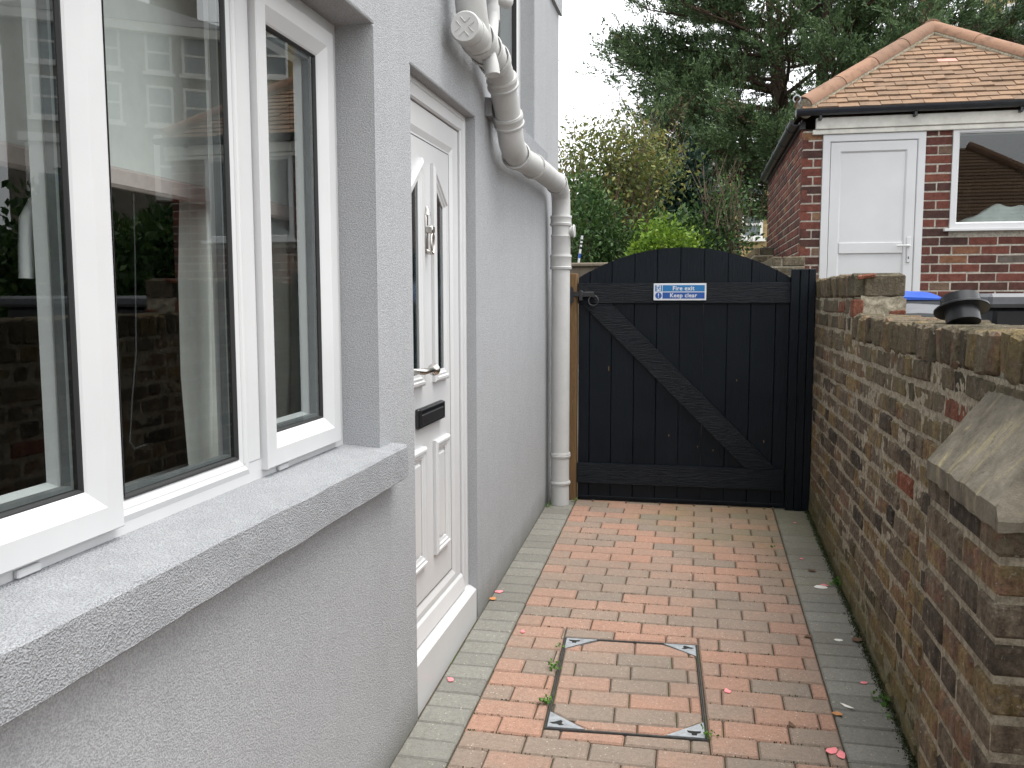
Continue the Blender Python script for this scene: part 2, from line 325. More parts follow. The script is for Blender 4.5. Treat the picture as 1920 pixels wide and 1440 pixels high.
class MB:
    """collects shapes; build() links them as one mesh object"""
    def __init__(s): s.v = []; s.f = []
    def add(s, vs, fs):
        b = len(s.v); s.v += [tuple(v) for v in vs]; s.f += [tuple(i + b for i in f) for f in fs]; return s
    def box(s, x0, x1, y0, y1, z0, z1):
        vs = [(x, y, z) for x in (x0, x1) for y in (y0, y1) for z in (z0, z1)]
        return s.add(vs, [(0, 1, 3, 2), (4, 6, 7, 5), (0, 4, 5, 1), (2, 3, 7, 6), (0, 2, 6, 4), (1, 5, 7, 3)])
    def bbox(s, x0, x1, y0, y1, z0, z1, b=0.003):
        """bevelled box"""
        vs = []; idx = {}
        X, Y, Z = (x0, x1), (y0, y1), (z0, z1)
        for i in (0, 1):
            for j in (0, 1):
                for k in (0, 1):
                    sx, sy, sz = (1 - 2 * i), (1 - 2 * j), (1 - 2 * k)
                    for a in range(3):
                        p = [X[i] + sx * b, Y[j] + sy * b, Z[k] + sz * b]
                        p[a] = (X[i], Y[j], Z[k])[a]
                        idx[(i, j, k, a)] = len(vs); vs.append(tuple(p))
        fs = []
        def q(*ks): fs.append(tuple(idx[k] for k in ks))
        for a in range(3):
            for e in (0, 1):
                o1, o2 = [(1, 2), (2, 0), (0, 1)][a]
                c = []
                for (p, r) in ((0, 0), (1, 0), (1, 1), (0, 1)):
                    k = [0, 0, 0]; k[a] = e; k[o1] = p; k[o2] = r; c.append((*k, a))
                q(*(c if e else c[::-1]))
        for a in range(3):                       # edges along axis a
            o1, o2 = [(1, 2), (2, 0), (0, 1)][a]
            for p in (0, 1):
                for r in (0, 1):
                    k0 = [0, 0, 0]; k0[o1] = p; k0[o2] = r; k1 = list(k0); k1[a] = 1
                    c = [(*k0, o1), (*k1, o1), (*k1, o2), (*k0, o2)]
                    q(*(c if (p == r) else c[::-1]))
        for i in (0, 1):
            for j in (0, 1):
                for k in (0, 1):
                    c = [(i, j, k, 0), (i, j, k, 1), (i, j, k, 2)]
                    q(*(c if (i + j + k) % 2 else c[::-1]))
        return s.add(vs, fs)
    def prism(s, poly, axis, a, b):
        """poly in the two other axes (cyclic order), extruded along axis from a to b"""
        def P(u, v, t): return {0: (t, u, v), 1: (u, t, v), 2: (u, v, t)}[axis]
        n = len(poly); vs = [P(u, v, a) for u, v in poly] + [P(u, v, b) for u, v in poly]
        fs = [tuple(range(n - 1, -1, -1)), tuple(range(n, 2 * n))] + [(i, (i + 1) % n, n + (i + 1) % n, n + i) for i in range(n)]
        return s.add(vs, fs)
    def tube(s, pts, rad, seg=12, cap=True):
        """pts: points, rad: radius per point"""
        pts = [Vector(p) for p in pts]; n = len(pts)
        if isinstance(rad, (int, float)): rad = [rad] * n
        vs = []; T = None; U = None
        for i, p in enumerate(pts):
            d = (pts[min(i + 1, n - 1)] - pts[max(i - 1, 0)])
            if d.length < 1e-9: d = T if T else Vector((0, 0, 1))
            d.normalize()
            if U is None:
                U = d.orthogonal().normalized()
            else:
                U = (U - d * U.dot(d));  U = U.normalized() if U.length > 1e-6 else d.orthogonal().normalized()
            T = d; W = d.cross(U)
            for k in range(seg):
                a = 2 * math.pi * k / seg; vs.append(p + (U * math.cos(a) + W * math.sin(a)) * rad[i])
        fs = []
        for i in range(n - 1):
            for k in range(seg):
                k2 = (k + 1) % seg; fs.append((i * seg + k, i * seg + k2, (i + 1) * seg + k2, (i + 1) * seg + k))
        if cap: fs += [tuple(range(seg - 1, -1, -1)), tuple((n - 1) * seg + k for k in range(seg))]
        return s.add(vs, fs)
    def build(s, name, mat, parent=None, smooth=False, kind=None, label=None):
        me = mesh(s.v, s.f, smooth, name); fixn(me); o = link(name, me, mat, parent)
        if smooth: autosmooth(me)
        if kind: o['kind'] = kind
        if label: o['label'] = label
        return o
def fixn(me):
    bm = bmesh.new(); bm.from_mesh(me); bmesh.ops.recalc_face_normals(bm, faces=bm.faces); bm.to_mesh(me); bm.free()
def autosmooth(me, ang=40):
    bm = bmesh.new(); bm.from_mesh(me)
    for e in bm.edges: e.smooth = not (len(e.link_faces) == 2 and e.calc_face_angle(0) > math.radians(ang))
    bm.to_mesh(me); bm.free()
def frame_mesh(y0, y1, z0, z1, prof, X=None):
    """mitred frame in the y-z plane. prof: (inset, x) pairs from outside to inside"""
    vs, fs = [], []
    n = len(prof)
    for (cy, cz, sy, sz) in ((y0, z0, 1, 1), (y1, z0, -1, 1), (y1, z1, -1, -1), (y0, z1, 1, -1)):
        for (i, x) in prof: vs.append((x, cy + sy * i, cz + sz * i))
    for c in range(4):
        d = (c + 1) % 4
        for i in range(n - 1): fs.append((c * n + i, d * n + i, d * n + i + 1, c * n + i + 1))
    return vs, fs

def sheet(x, y0, y1, z0, z1, a=0.0):
    """one pane of glass in the y-z plane, turned by a small angle in its rebate"""
    yc = (y0 + y1) / 2; t = math.tan(a)
    return mesh([(x - t * (y0 - yc), y0, z0), (x - t * (y1 - yc), y1, z0), (x - t * (y1 - yc), y1, z1), (x - t * (y0 - yc), y0, z1)], [(0, 1, 2, 3)])
PANE_A = -0.014
# ------------------------------------------------------------------ the ground
rng = random.Random(7)
def gz(y): return GY * y
g = mesh([(-400, -400, gz(-6) - 0.06), (400, -400, gz(-6) - 0.06), (-400, -6, gz(-6) - 0.06), (400, -6, gz(-6) - 0.06), (-400, 30, gz(30) - 0.06), (400, 30, gz(30) - 0.06), (-400, 500, gz(30) + 3), (400, 500, gz(30) + 3)],
         [(0, 1, 3, 2), (2, 3, 5, 4), (4, 5, 7, 6)])
struct(link('ground', g, 'ground'))
side = MB().box(0.92, 14, 2.6, 30, -0.2, 0.45).build('side_yard', 'ground'); struct(side)

# ------------------------------------------------------------------ paving
paving = link('paving', mesh([(-0.90, -1.0, gz(-1) - 0.011), (0.67, -1.0, gz(-1) - 0.011), (0.67, 7.5, gz(7.5) - 0.011), (-0.90, 7.5, gz(7.5) - 0.011)], [(0, 1, 2, 3)]), 'soil')
struct(paving)
P, R = 0.203, 0.103
XL, XR, XLW, XRW = -0.705, 0.465, -0.872, 0.664
U0, V0 = 0.0071, 4.9927
mh_c = Vector((-0.213, 3.03)); mh_a = math.radians(2.75); mh_w, mh_h = 0.522, 0.692
ex = Vector((math.cos(mh_a), math.sin(mh_a))); ey = Vector((-math.sin(mh_a), math.cos(mh_a)))
def clip(poly, n, d):           # keep n.p <= d
    out = []
    for i in range(len(poly)):
        a, b = poly[i], poly[(i + 1) % len(poly)]; da, db = n.dot(a) - d, n.dot(b) - d
        if da <= 0: out.append(a)
        if (da < 0 < db) or (db < 0 < da): out.append(a + (b - a) * (da / (da - db)))
    return out
def area(p): return 0.5 * abs(sum(p[i].x * p[(i + 1) % len(p)].y - p[(i + 1) % len(p)].x * p[i].y for i in range(len(p)))) if len(p) > 2 else 0
def inset(poly, d):
    c = sum(poly, Vector((0, 0))) / len(poly); out = []
    for p in poly:
        v = p - c; out.append(Vector((p.x - math.copysign(min(d, abs(v.x) * 0.5), v.x), p.y - math.copysign(min(d, abs(v.y) * 0.5), v.y))))
    return out
def outside_manhole(poly):
    pieces = []; rest = poly; core = poly
    for n, d in ((ex, ex.dot(mh_c) + mh_w / 2), (-ex, -ex.dot(mh_c) + mh_w / 2), (ey, ey.dot(mh_c) + mh_h / 2), (-ey, -ey.dot(mh_c) + mh_h / 2)):
        core = clip(core, n, d) if len(core) > 2 else []
    if area(core) < 1e-5: return [poly]
    for n, d in ((ex, ex.dot(mh_c) + mh_w / 2), (-ex, -ex.dot(mh_c) + mh_w / 2), (ey, ey.dot(mh_c) + mh_h / 2), (-ey, -ey.dot(mh_c) + mh_h / 2)):
        if len(rest) < 3: break
        o = clip(rest, -n, -d)
        if area(o) > 0.0004: pieces.append(o)
        rest = clip(rest, n, d)
    return pieces
def paver_geo(poly, dz=0.0, tx=0.0, ty=0.0):
    gap = 0.0021; outer = inset(poly, gap); top = inset(poly, gap + 0.0052); c = sum(poly, Vector((0, 0))) / len(poly)
    n = len(poly); vs = []
    for ring, h in ((outer, -0.05), (outer, -0.0060), (top, 0.0)):
        for p in ring: vs.append((p.x, p.y, gz(p.y) + h + dz + tx * (p.x - c.x) + ty * (p.y - c.y)))
    fs = [tuple(2 * n + i for i in range(n))]
    for r in (0, 1):
        for i in range(n): fs.append((r * n + i, r * n + (i + 1) % n, (r + 1) * n + (i + 1) % n, (r + 1) * n + i))
    return vs, fs
reds, greys = [], []
k = -4
while True:
    y1 = V0 - R * k; y0 = y1 - R
    if y1 < -0.9: break
    off = U0 + (0 if k % 2 == 0 else P / 2)
    j = math.floor((XL - off) / P)
    while off + j * P < XR:
        a, b = max(XL, off + j * P), min(XR, off + (j + 1) * P)
        if b - a > 0.012:
            sk = rng.uniform(-0.002, 0.002)
            poly = [Vector((a, y0 + sk)), Vector((b, y0 + sk)), Vector((b, y1 + sk)), Vector((a, y1 + sk))]
            for q in outside_manhole(poly): reds.append((q, k))
        j += 1
    for (a, b) in ((XLW, XL - 0.001), (XR + 0.001, XRW)):
        sh = 0.035 if a > 0 else 0.02
        greys.append(([Vector((a, y0 + sh)), Vector((b, y0 + sh)), Vector((b, y1 + sh)), Vector((a, y1 + sh))], k))
    k += 1
far_r, far_g = MB(), MB()
for lst, mat, far in ((reds, 'paver', far_r), (greys, 'gpaver', far_g)):
    for q, kk in lst:
        args = (q, rng.uniform(-0.0012, 0.0012), rng.uniform(-0.008, 0.008), rng.uniform(-0.012, 0.012))
        yc = sum(p.y for p in q) / len(q)
        if 2.12 < yc < 5.45: link('paver', mesh(*paver_geo(*args)), mat, paving)
        else: far.add(*paver_geo(*args))
far_r.build('paver_field', 'paver', paving, kind='stuff'); far_g.build('paver_border', 'gpaver', paving, kind='stuff')

# ------------------------------------------------------------------ recessed manhole cover filled with pavers
mh = thing('manhole_cover', 'recessed inspection cover filled with salmon pavers, steel corners, in the paving', 'manhole cover', (mh_c.x, mh_c.y, gz(mh_c.y)))
mh.rotation_euler = (TILT, 0, mh_a)
def mbox(name, mat, *a, b=0.0008): return MB().bbox(*a, b=b).build(name, mat, mh)
hw, hh = mh_w / 2 - 0.004, mh_h / 2 - 0.004
for nm, t, o, top in (('outer_frame', 0.0016, 0.001, 0.0), ('inner_tray', 0.0016, 0.0055, -0.0004)):
    a, b = hw - o, hh - o
    mb = MB()
    mb.box(-a, -a + t, -b, b, -0.05, top); mb.box(a - t, a, -b, b, -0.05, top)
    mb.box(-a + t, a - t, -b, -b + t, -0.05, top - 0.0003); mb.box(-a + t, a - t, b - t, b, -0.05, top - 0.0003)
    mb.build(nm, 'darksteel', mh)
a, b = hw - 0.0085, hh - 0.0085
MB().box(-a, a, -b, b, -0.05, -0.011).build('bedding_sand', 'soil', mh)
cut = 0.12
for sx in (-1, 1):
    for sy in (-1, 1):
        pl = MB().prism([(sx * a, sy * b), (sx * (a - cut), sy * b), (sx * a, sy * (b - cut * 0.78))], 2, -0.03, 0.0008).build('corner_plate', 'steel', mh)
        pts = []
        for t in range(10):
            an = 2 * math.pi * t / 10; rr = 0.013 * (1 + 0.45 * math.sin(3 * an + sx + sy)); pts.append((sx * (a - 0.032) + rr * 1.5 * math.cos(an), sy * (b - 0.026) + rr * math.sin(an)))
        MB().prism(pts, 2, -0.02, 0.0014).build('key_hole', 'darkhole', pl)
lines = [(Vector((sx, 0)), a) for sx in ()]
k = 0; y1 = b - 0.002
while y1 > -b + 0.01:
    y0 = max(y1 - R * 0.985, -b + 0.002); off = -a + (0.07 if k % 2 == 0 else 0.19) + rng.uniform(-0.02, 0.02) - P
    x = off
    while x < a:
        q0, q1 = max(x, -a + 0.001), min(x + P, a - 0.001)
        if q1 - q0 > 0.015:
            poly = [Vector((q0, y0)), Vector((q1, y0)), Vector((q1, y1)), Vector((q0, y1))]
            for sx in (-1, 1):
                for sy in (-1, 1):
                    n = Vector((sx * 0.78, sy * 1.0)); d = n.dot(Vector((sx * (a - cut), sy * b))) - 0.004
                    poly = clip(poly, n, d) if len(poly) > 2 else poly
            if area(poly) > 0.0004:
                gap = 0.0021; outer = inset(poly, gap); top = inset(poly, gap + 0.0052); n_ = len(poly); dz = rng.uniform(-0.002, 0.0)
                vs_ = [(p.x, p.y, h + dz) for ring, h in ((outer, -0.04), (outer, -0.0060), (top, 0.0)) for p in ring]
                fs_ = [tuple(2 * n_ + i for i in range(n_))] + [(r * n_ + i, r * n_ + (i + 1) % n_, (r + 1) * n_ + (i + 1) % n_, (r + 1) * n_ + i) for r in (0, 1) for i in range(n_)]
                link('paver', mesh(vs_, fs_), 'paver', mh)
        x += P
    y1 = y0; k += 1

# ------------------------------------------------------------------ the grey house
house = thing('house', 'grey rendered house with white casement window and white front door', 'house', (-0.875, 2.6, 0.13))
def hp(o): o.parent = house; o.matrix_parent_inverse = house.matrix_world.inverted(); return o
house_inv = Matrix.Translation((-0.875, 2.6, 0.13)).inverted()
def H(o): o.parent = house; o.matrix_parent_inverse = house_inv; return o
XW = -0.875
ybr = [-4.0, 0.855, 2.357, 2.672, 3.493, 3.78, 4.824, 5.66]; zbr = [-0.4, 0.20, 1.03, 2.225, 2.252, 2.34, 3.62, 5.2]
holes = [(0.855, 2.357, 1.03, 2.252, -1.02), (2.672, 3.493, -0.4, 2.225, -0.955), (3.78, 4.824, 2.34, 3.62, -1.02)]
mb = MB()
def sub(ya, yb, za, zb, n=1): mb.add([(XW, ya, za), (XW, yb, za), (XW, yb, zb), (XW, ya, zb)], [(0, 1, 2, 3)])
for i in range(len(ybr) - 1):
    for j in range(len(zbr) - 1):
        yc, zc = (ybr[i] + ybr[i + 1]) / 2, (zbr[j] + zbr[j + 1]) / 2
        if any(h[0] < yc < h[1] and h[2] < zc < h[3] for h in holes): continue
        sub(ybr[i], ybr[i + 1], zbr[j], zbr[j + 1])
for (ya, yb, za, zb, xr) in holes:
    mb.add([(XW, ya, za), (XW, ya, zb), (xr, ya, zb), (xr, ya, za)], [(0, 1, 2, 3)])
    mb.add([(XW, yb, za), (XW, yb, zb), (xr, yb, zb), (xr, yb, za)], [(0, 1, 2, 3)])
    mb.add([(XW, ya, zb), (XW, yb, zb), (xr, yb, zb), (xr, ya, zb)], [(0, 1, 2, 3)])
    mb.add([(XW, ya, za), (XW, yb, za), (xr, yb, za), (xr, ya, za)], [(0, 1, 2, 3)])
mb.add([(XW, 5.66, -0.4), (XW, 5.66, 5.2), (-9, 5.66, 5.2), (-9, 5.66, -0.4)], [(0, 1, 2, 3)])
mb.add([(XW, -4, 5.2), (XW, 5.66, 5.2), (-9, 5.66, 5.2), (-9, -4, 5.2)], [(0, 1, 2, 3)])
mb.add([(XW, -4, -0.4), (XW, -4, 5.2), (-9, -4, 5.2), (-9, -4, -0.4)], [(0, 1, 2, 3)])
me = mesh(mb.v, mb.f); bm = bmesh.new(); bm.from_mesh(me); bmesh.ops.remove_doubles(bm, verts=bm.verts, dist=1e-4)
es = []
for e in bm.edges:          # soften the render arrises around the openings
    if len(e.link_faces) == 2:
        n1, n2 = e.link_faces[0].normal, e.link_faces[1].normal
        if abs(n1.dot(n2)) < 0.3 and max(e.verts[0].co.x, e.verts[1].co.x) > XW - 1e-3 and min(e.verts[0].co.x, e.verts[1].co.x) > XW - 1e-3: es.append(e)
bmesh.ops.recalc_face_normals(bm, faces=bm.faces)
bmesh.ops.bevel(bm, geom=es, offset=0.007, segments=2, affect='EDGES', profile=0.5)
bm.to_mesh(me); bm.free()
H(link('wall', me, 'render'))
H(MB().box(XW + 0.001, XW + 0.018, 5.30, 5.685, 3.27, 5.2).build('upper_band', 'render'))
H(MB().box(-1.4, XW - 0.03, 5.661, 5.69, -0.3, 3.2).build('corner_return', 'render'))
# window sill with uneven arris
def sill(y0, y1, zt_in, zt_out, zb, xo, xi, nm):
    ny = 90; prof = [(xi, zt_in), (xi * 0.5 + xo * 0.5, (zt_in + zt_out) / 2), (xo - 0.006, zt_out + 0.001), (xo, zt_out - 0.006), (xo, (zt_out + zb) / 2), (xo, zb + 0.004), (xo - 0.004, zb), (XW + 0.002, zb + 0.002)]
    vs_, fs_ = [], []; n_ = len(prof)
    for i in range(ny + 1):
        y = y0 + (y1 - y0) * i / ny
        for q, (x, z) in enumerate(prof):
            w1 = noise.noise(Vector((y * 7, q * 0.3, 1.7))) * 0.0035 + noise.noise(Vector((y * 26, q * 0.9, 4.2))) * 0.0014
            w2 = noise.noise(Vector((y * 6, q * 0.3, 9.1))) * 0.0022 + noise.noise(Vector((y * 24, q * 0.9, 3.3))) * 0.0012
            f = 1.0 if 1 < q < 7 else 0.2
            vs_.append((x + w1 * f, y, z + w2 * f))
    for i in range(ny):
        for q in range(n_ - 1): fs_.append((i * n_ + q, (i + 1) * n_ + q, (i + 1) * n_ + q + 1, i * n_ + q + 1))
    fs_ += [tuple(range(n_)), tuple(ny * n_ + q for q in range(n_ - 1, -1, -1))]
    me = mesh(vs_, fs_); fixn(me); return H(link(nm, me, 'sill'))
sill(0.70, 2.455, 1.092, 1.078, 0.981, -0.825, -1.0, 'window_sill')
sill(3.66, 5.06, 2.352, 2.335, 2.26, -0.845, -1.0, 'upper_window_sill')

# --- casement window
win = H(MB().add(*frame_mesh(0.855, 2.357, 1.086, 2.262, [(0.0, -1.06), (0.0, -0.987), (0.05, -0.987), (0.05, -1.06)])).build('casement_window', 'upvc'))
def W(o): o.parent = win; return o
W(MB().bbox(-1.05, -0.9855, 1.29, 1.352, 1.1362, 2.2118, b=0.002).build('mullion', 'upvc'))
W(MB().bbox(-1.05, -0.9855, 1.79, 1.866, 1.1362, 2.2118, b=0.002).build('mullion', 'upvc'))
def sash(y0, y1, z0, z1, wd, xf, nm):
    v, f = frame_mesh(y0, y1, z0, z1, [(0.0, xf - 0.03), (0.0, xf - 0.003), (0.003, xf), (wd - 0.034, xf), (wd - 0.006, xf - 0.016), (wd, xf - 0.022), (wd, xf - 0.07)])
    s = W(MB().add(v, f).build(nm, 'upvc'))
    gy0, gy1, gz0, gz1 = y0 + wd, y1 - wd, z0 + wd, z1 - wd
    W(MB().add(*frame_mesh(gy0 - 0.004, gy1 + 0.004, gz0 - 0.004, gz1 + 0.004, [(0.0, xf - 0.019), (0.004, xf - 0.0205), (0.0075, xf - 0.026), (0.0075, xf - 0.034)])).build('gasket', 'gasket'))
    W(MB().add(*frame_mesh(gy0 + 0.0005, gy1 - 0.0005, gz0 + 0.0005, gz1 - 0.0005, [(0.0, xf - 0.034), (0.010, xf - 0.034), (0.010, xf - 0.050), (0.0, xf - 0.050)])).build('spacer_bar', 'spacer'))
    W(link('pane', sheet(xf - 0.028, gy0 + 0.002, gy1 - 0.002, gz0 - 0.002, gz1 + 0.002, PANE_A), 'glass'))
    W(MB().add(*frame_mesh(gy0 - 0.004, gy1 + 0.004, gz0 - 0.004, gz1 + 0.004, [(0.0, xf - 0.052), (0.012, xf - 0.056), (0.02, xf - 0.075), (0.0, xf - 0.075)])).build('inner_bead', 'upvc'))
    return s
sash(1.871, 2.302, 1.110, 2.214, 0.077, -0.968, 'sash')
sash(0.912, 1.340, 1.112, 2.214, 0.078, -0.968, 'sash')
# fixed centre light: bead, gasket and pane set in the frame
v, f = frame_mesh(1.335, 1.815, 1.112, 2.235, [(0.0, -0.9868), (0.012, -0.9835), (0.040, -0.994), (0.040, -1.04)])
W(MB().add(v, f).build('glazing_bead', 'upvc'))
W(MB().add(*frame_mesh(1.373, 1.777, 1.150, 2.197, [(0.0, -0.991), (0.004, -0.9925), (0.0075, -0.998), (0.0075, -1.006)])).build('gasket', 'gasket'))
W(MB().add(*frame_mesh(1.3765, 1.7735, 1.1535, 2.1935, [(0.0, -1.006), (0.010, -1.006), (0.010, -1.022), (0.0, -1.022)])).build('spacer_bar', 'spacer'))
W(link('pane', sheet(-1.0005, 1.376, 1.774, 1.151, 2.196, PANE_A), 'glass'))
for yy in (1.945, 1.10):
    W(MB().bbox(-0.9868, -0.978, yy, yy + 0.05, 1.092, 1.105, b=0.002).build('drain_cap', 'upvc'))
hd = MB().tube([(-1.03, 1.305, 1.665), (-1.055, 1.303, 1.668), (-1.066, 1.285, 1.662), (-1.068, 1.266, 1.635), (-1.068, 1.258, 1.59), (-1.068, 1.255, 1.54)], [0.012, 0.013, 0.015, 0.014, 0.012, 0.012], 10)
W(hd.build('window_handle', 'upvc', None, True))
# upper window
up = H(MB().add(*frame_mesh(3.78, 4.824, 2.352, 3.62, [(0.0, -1.05), (0.0, -0.955), (0.055, -0.955), (0.07, -0.965), (0.07, -1.05)])).build('upper_window', 'upvc'))
o = MB().add(*frame_mesh(3.848, 4.756, 2.420, 3.552, [(0.0, -0.962), (0.010, -0.9605), (0.012, -0.985)])).build('gasket', 'gasket'); o.parent = up
o = link('pane', sheet(-0.974, 3.85, 4.754, 2.422, 3.55), 'glass'); o.parent = up

# --- front door
XD = -0.930; DC = 3.02
fr = H(MB().add(*frame_mesh(2.585, 3.493, -0.2, 2.226, [(0.0, -0.99), (0.0, -0.915), (0.018, -0.913), (0.022, -0.917), (0.060, -0.917), (0.066, -0.923), (0.066, -0.99)])).build('door_frame', 'upvc'))
door = H(MB().bbox(-0.975, XD - 0.008, 2.655, 3.423, 0.312, 2.156, b=0.001).build('front_door', 'upvc'))
def D(o): o.parent = door; return o
D(MB().add(*frame_mesh(2.655, 3.423, 0.330, 2.156, [(0.0, -0.96), (0.0, XD), (0.075, XD), (0.105, XD - 0.012), (0.105, -0.96)])).build('door_border', 'upvc'))
D(MB().add(*frame_mesh(2.655, 3.423, 0.330, 2.156, [(-0.006, -0.94), (0.0, -0.94), (0.0, -0.97)])).build('seal', 'gasket'))
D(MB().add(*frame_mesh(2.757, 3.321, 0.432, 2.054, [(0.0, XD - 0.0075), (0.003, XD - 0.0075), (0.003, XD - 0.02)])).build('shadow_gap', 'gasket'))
D(MB().prism([(XD + 0.002, 0.318), (XD + 0.022, 0.322), (XD + 0.010, 0.375), (XD + 0.002, 0.385)], 1, 2.66, 3.42).build('weather_bar', 'upvc'))
MOUL = [(-0.042, 0.0), (-0.042, 0.011), (-0.034, 0.018), (-0.026, 0.018), (-0.022, 0.012), (-0.014, 0.013), (-0.008, 0.008), (0.0, 0.006), (0.0, -0.012)]
def poly_frame(poly, prof, x0):
    """moulding following a closed polygon (y,z); prof (outward offset negative inwards, height)"""
    n_ = len(poly); vs_ = []
    c = sum((Vector(p) for p in poly), Vector((0, 0))) / n_
    for i in range(n_):
        p0, p1, p2 = (Vector(poly[(i + q) % n_]) for q in (-1, 0, 1))
        e1, e2 = (p1 - p0).normalized(), (p2 - p1).normalized()
        n1, n2 = Vector((e1.y, -e1.x)), Vector((e2.y, -e2.x))
        if n1.dot(p1 - c) < 0: n1, n2 = -n1, -n2
        m_ = (n1 + n2); m_ = m_ / (1 + n1.dot(n2))
        for (off, h) in prof:
            q = p1 + m_ * (-off); vs_.append((x0 + h, q.x, q.y))
    k_ = len(prof); fs_ = []
    for i in range(n_):
        j_ = (i + 1) % n_
        for q in range(k_ - 1): fs_.append((i * k_ + q, j_ * k_ + q, j_ * k_ + q + 1, i * k_ + q + 1))
    return vs_, fs_
xs = XD - 0.0078
for s in (-1, 1):
    ya, yb = DC + s * 0.105, DC + s * 0.195
    gl = [(ya, 1.245), (yb, 1.245), (yb, 1.840), (ya, 1.905)]
    D(MB().add(*poly_frame(gl, MOUL, xs)).build('glazing_moulding', 'upvc'))
    D(MB().prism(gl, 0, xs + 0.0006, xs + 0.003).build('door_pane', 'doorglass'))
    lp = [(ya, 0.605), (yb, 0.605), (yb, 0.945), (ya, 0.945)]
    lp2 = [(DC + s * 0.10, 0.60), (DC + s * 0.20, 0.60), (DC + s * 0.20, 0.945), (DC + s * 0.10, 0.945)]
    D(MB().add(*poly_frame(lp2, MOUL, xs)).build('panel_moulding', 'upvc'))
    D(MB().bbox(xs - 0.004, xs + 0.008, min(ya, yb) + 0.008, max(ya, yb) - 0.008, 0.613, 0.932, b=0.004).build('raised_panel', 'upvc'))
lb = D(MB().bbox(xs - 0.002, xs + 0.016, 2.872, 3.175, 1.058, 1.128, b=0.005).build('letter_plate', 'bplastic'))
o = MB().bbox(xs + 0.0152, xs + 0.022, 2.892, 3.155, 1.068, 1.108, b=0.004).build('flap', 'iron'); o.parent = lb
o = MB().add(*frame_mesh(2.874, 3.173, 1.060, 1.126, [(0.0, xs + 0.016), (0.003, xs + 0.021), (0.007, xs + 0.021), (0.010, xs + 0.015)])).build('plate_rim', 'bplastic'); o.parent = lb
# knocker
kn = MB().bbox(xs, xs + 0.006, DC - 0.012, DC + 0.012, 1.665, 1.80, b=0.002)
kn.tube([(xs + 0.004, DC, 1.80), (xs + 0.006, DC, 1.815), (xs + 0.004, DC, 1.83)], [0.013, 0.009, 0.003], 10)
kn.bbox(xs + 0.004, xs + 0.030, DC - 0.016, DC + 0.016, 1.735, 1.760, b=0.003)
pts = [(xs + 0.024, DC + 0.018 * math.cos(a_), 1.70 + 0.036 * math.sin(a_)) for a_ in [math.radians(80 - 18 * i) for i in range(20)]]
kn.tube(pts, 0.0045, 8); kn.tube([(xs + 0.004, DC, 1.672), (xs + 0.020, DC, 1.668)], [0.01, 0.008], 10)
D(kn.build('door_knocker', 'chrome', None, True))
hl = MB().bbox(xs, xs + 0.010, 2.770, 2.800, 1.18, 1.39, b=0.003); hl.tube([(xs + 0.005, 2.785, 1.266), (xs + 0.048, 2.785, 1.266), (xs + 0.058, 2.80, 1.265), (xs + 0.058, 2.86, 1.264), (xs + 0.056, 2.905, 1.262)], [0.010, 0.010, 0.011, 0.010, 0.011], 12)
hl.tube([(xs + 0.056, 2.905, 1.262), (xs + 0.055, 2.918, 1.262), (xs + 0.054, 2.924, 1.262)], [0.011, 0.020, 0.022], 14)
D(hl.build('door_handle', 'chrome', None, True))
H(MB().bbox(-0.95, XW - 0.004, 2.60, 3.491, 0.055, 0.300, b=0.004).build('threshold', 'upvc'))
H(MB().prism([(-0.948, 0.301), (XW - 0.012, 0.301), (XW - 0.030, 0.312), (-0.948, 0.318)], 1, 2.60, 3.490).build('threshold_ramp', 'upvc'))

# --- room behind the window
rm = MB()
rm.add([(-4.5, -1.5, 0.1), (-4.5, 3.6, 0.1), (-4.5, 3.6, 2.6), (-4.5, -1.5, 2.6)], [(0, 1, 2, 3)])
rm.add([(-4.5, -1.5, 0.1), (-1.07, -1.5, 0.1), (-1.07, -1.5, 2.6), (-4.5, -1.5, 2.6)], [(0, 1, 2, 3)])
rm.add([(-4.5, 3.6, 0.1), (-1.07, 3.6, 0.1), (-1.07, 3.6, 2.6), (-4.5, 3.6, 2.6)], [(0, 1, 2, 3)])
rm.add([(-4.5, -1.5, 2.6), (-1.07, -1.5, 2.6), (-1.07, 3.6, 2.6), (-4.5, 3.6, 2.6)], [(0, 1, 2, 3)])
for (ya, yb, za, zb) in ((-1.5, 0.84, 0.1, 2.6), (2.37, 3.6, 0.1, 2.6), (0.84, 2.37, 0.1, 1.08), (0.84, 2.37, 2.27, 2.6)):
    rm.add([(-1.07, ya, za), (-1.07, yb, za), (-1.07, yb, zb), (-1.07, ya, zb)], [(0, 1, 2, 3)])
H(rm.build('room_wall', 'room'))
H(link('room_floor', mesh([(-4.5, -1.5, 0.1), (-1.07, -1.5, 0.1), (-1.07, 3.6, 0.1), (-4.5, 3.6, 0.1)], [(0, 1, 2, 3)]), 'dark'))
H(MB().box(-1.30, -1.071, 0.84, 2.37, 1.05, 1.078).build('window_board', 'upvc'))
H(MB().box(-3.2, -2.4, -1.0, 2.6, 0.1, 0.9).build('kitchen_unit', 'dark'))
def curtain(y0, y1, z0, z1, x, amp, wl, mat, nm, lab):
    n_ = 70; vs_ = []; fs_ = []
    for i in range(n_ + 1):
        y = y0 + (y1 - y0) * i / n_
        for q in range(7):
            z = z0 + (z1 - z0) * q / 6; s = 1 + 0.25 * math.sin(q * 1.3)
            vs_.append((x + amp * s * math.sin(2 * math.pi * y / wl + 0.3 * math.sin(q)) + 0.008 * math.sin(y * 31 + q), y, z))
    for i in range(n_):
        for q in range(6): fs_.append((i * 7 + q, (i + 1) * 7 + q, (i + 1) * 7 + q + 1, i * 7 + q + 1))
    o = link(nm, mesh(vs_, fs_, True), mat); return tag(o, lab, 'curtain')
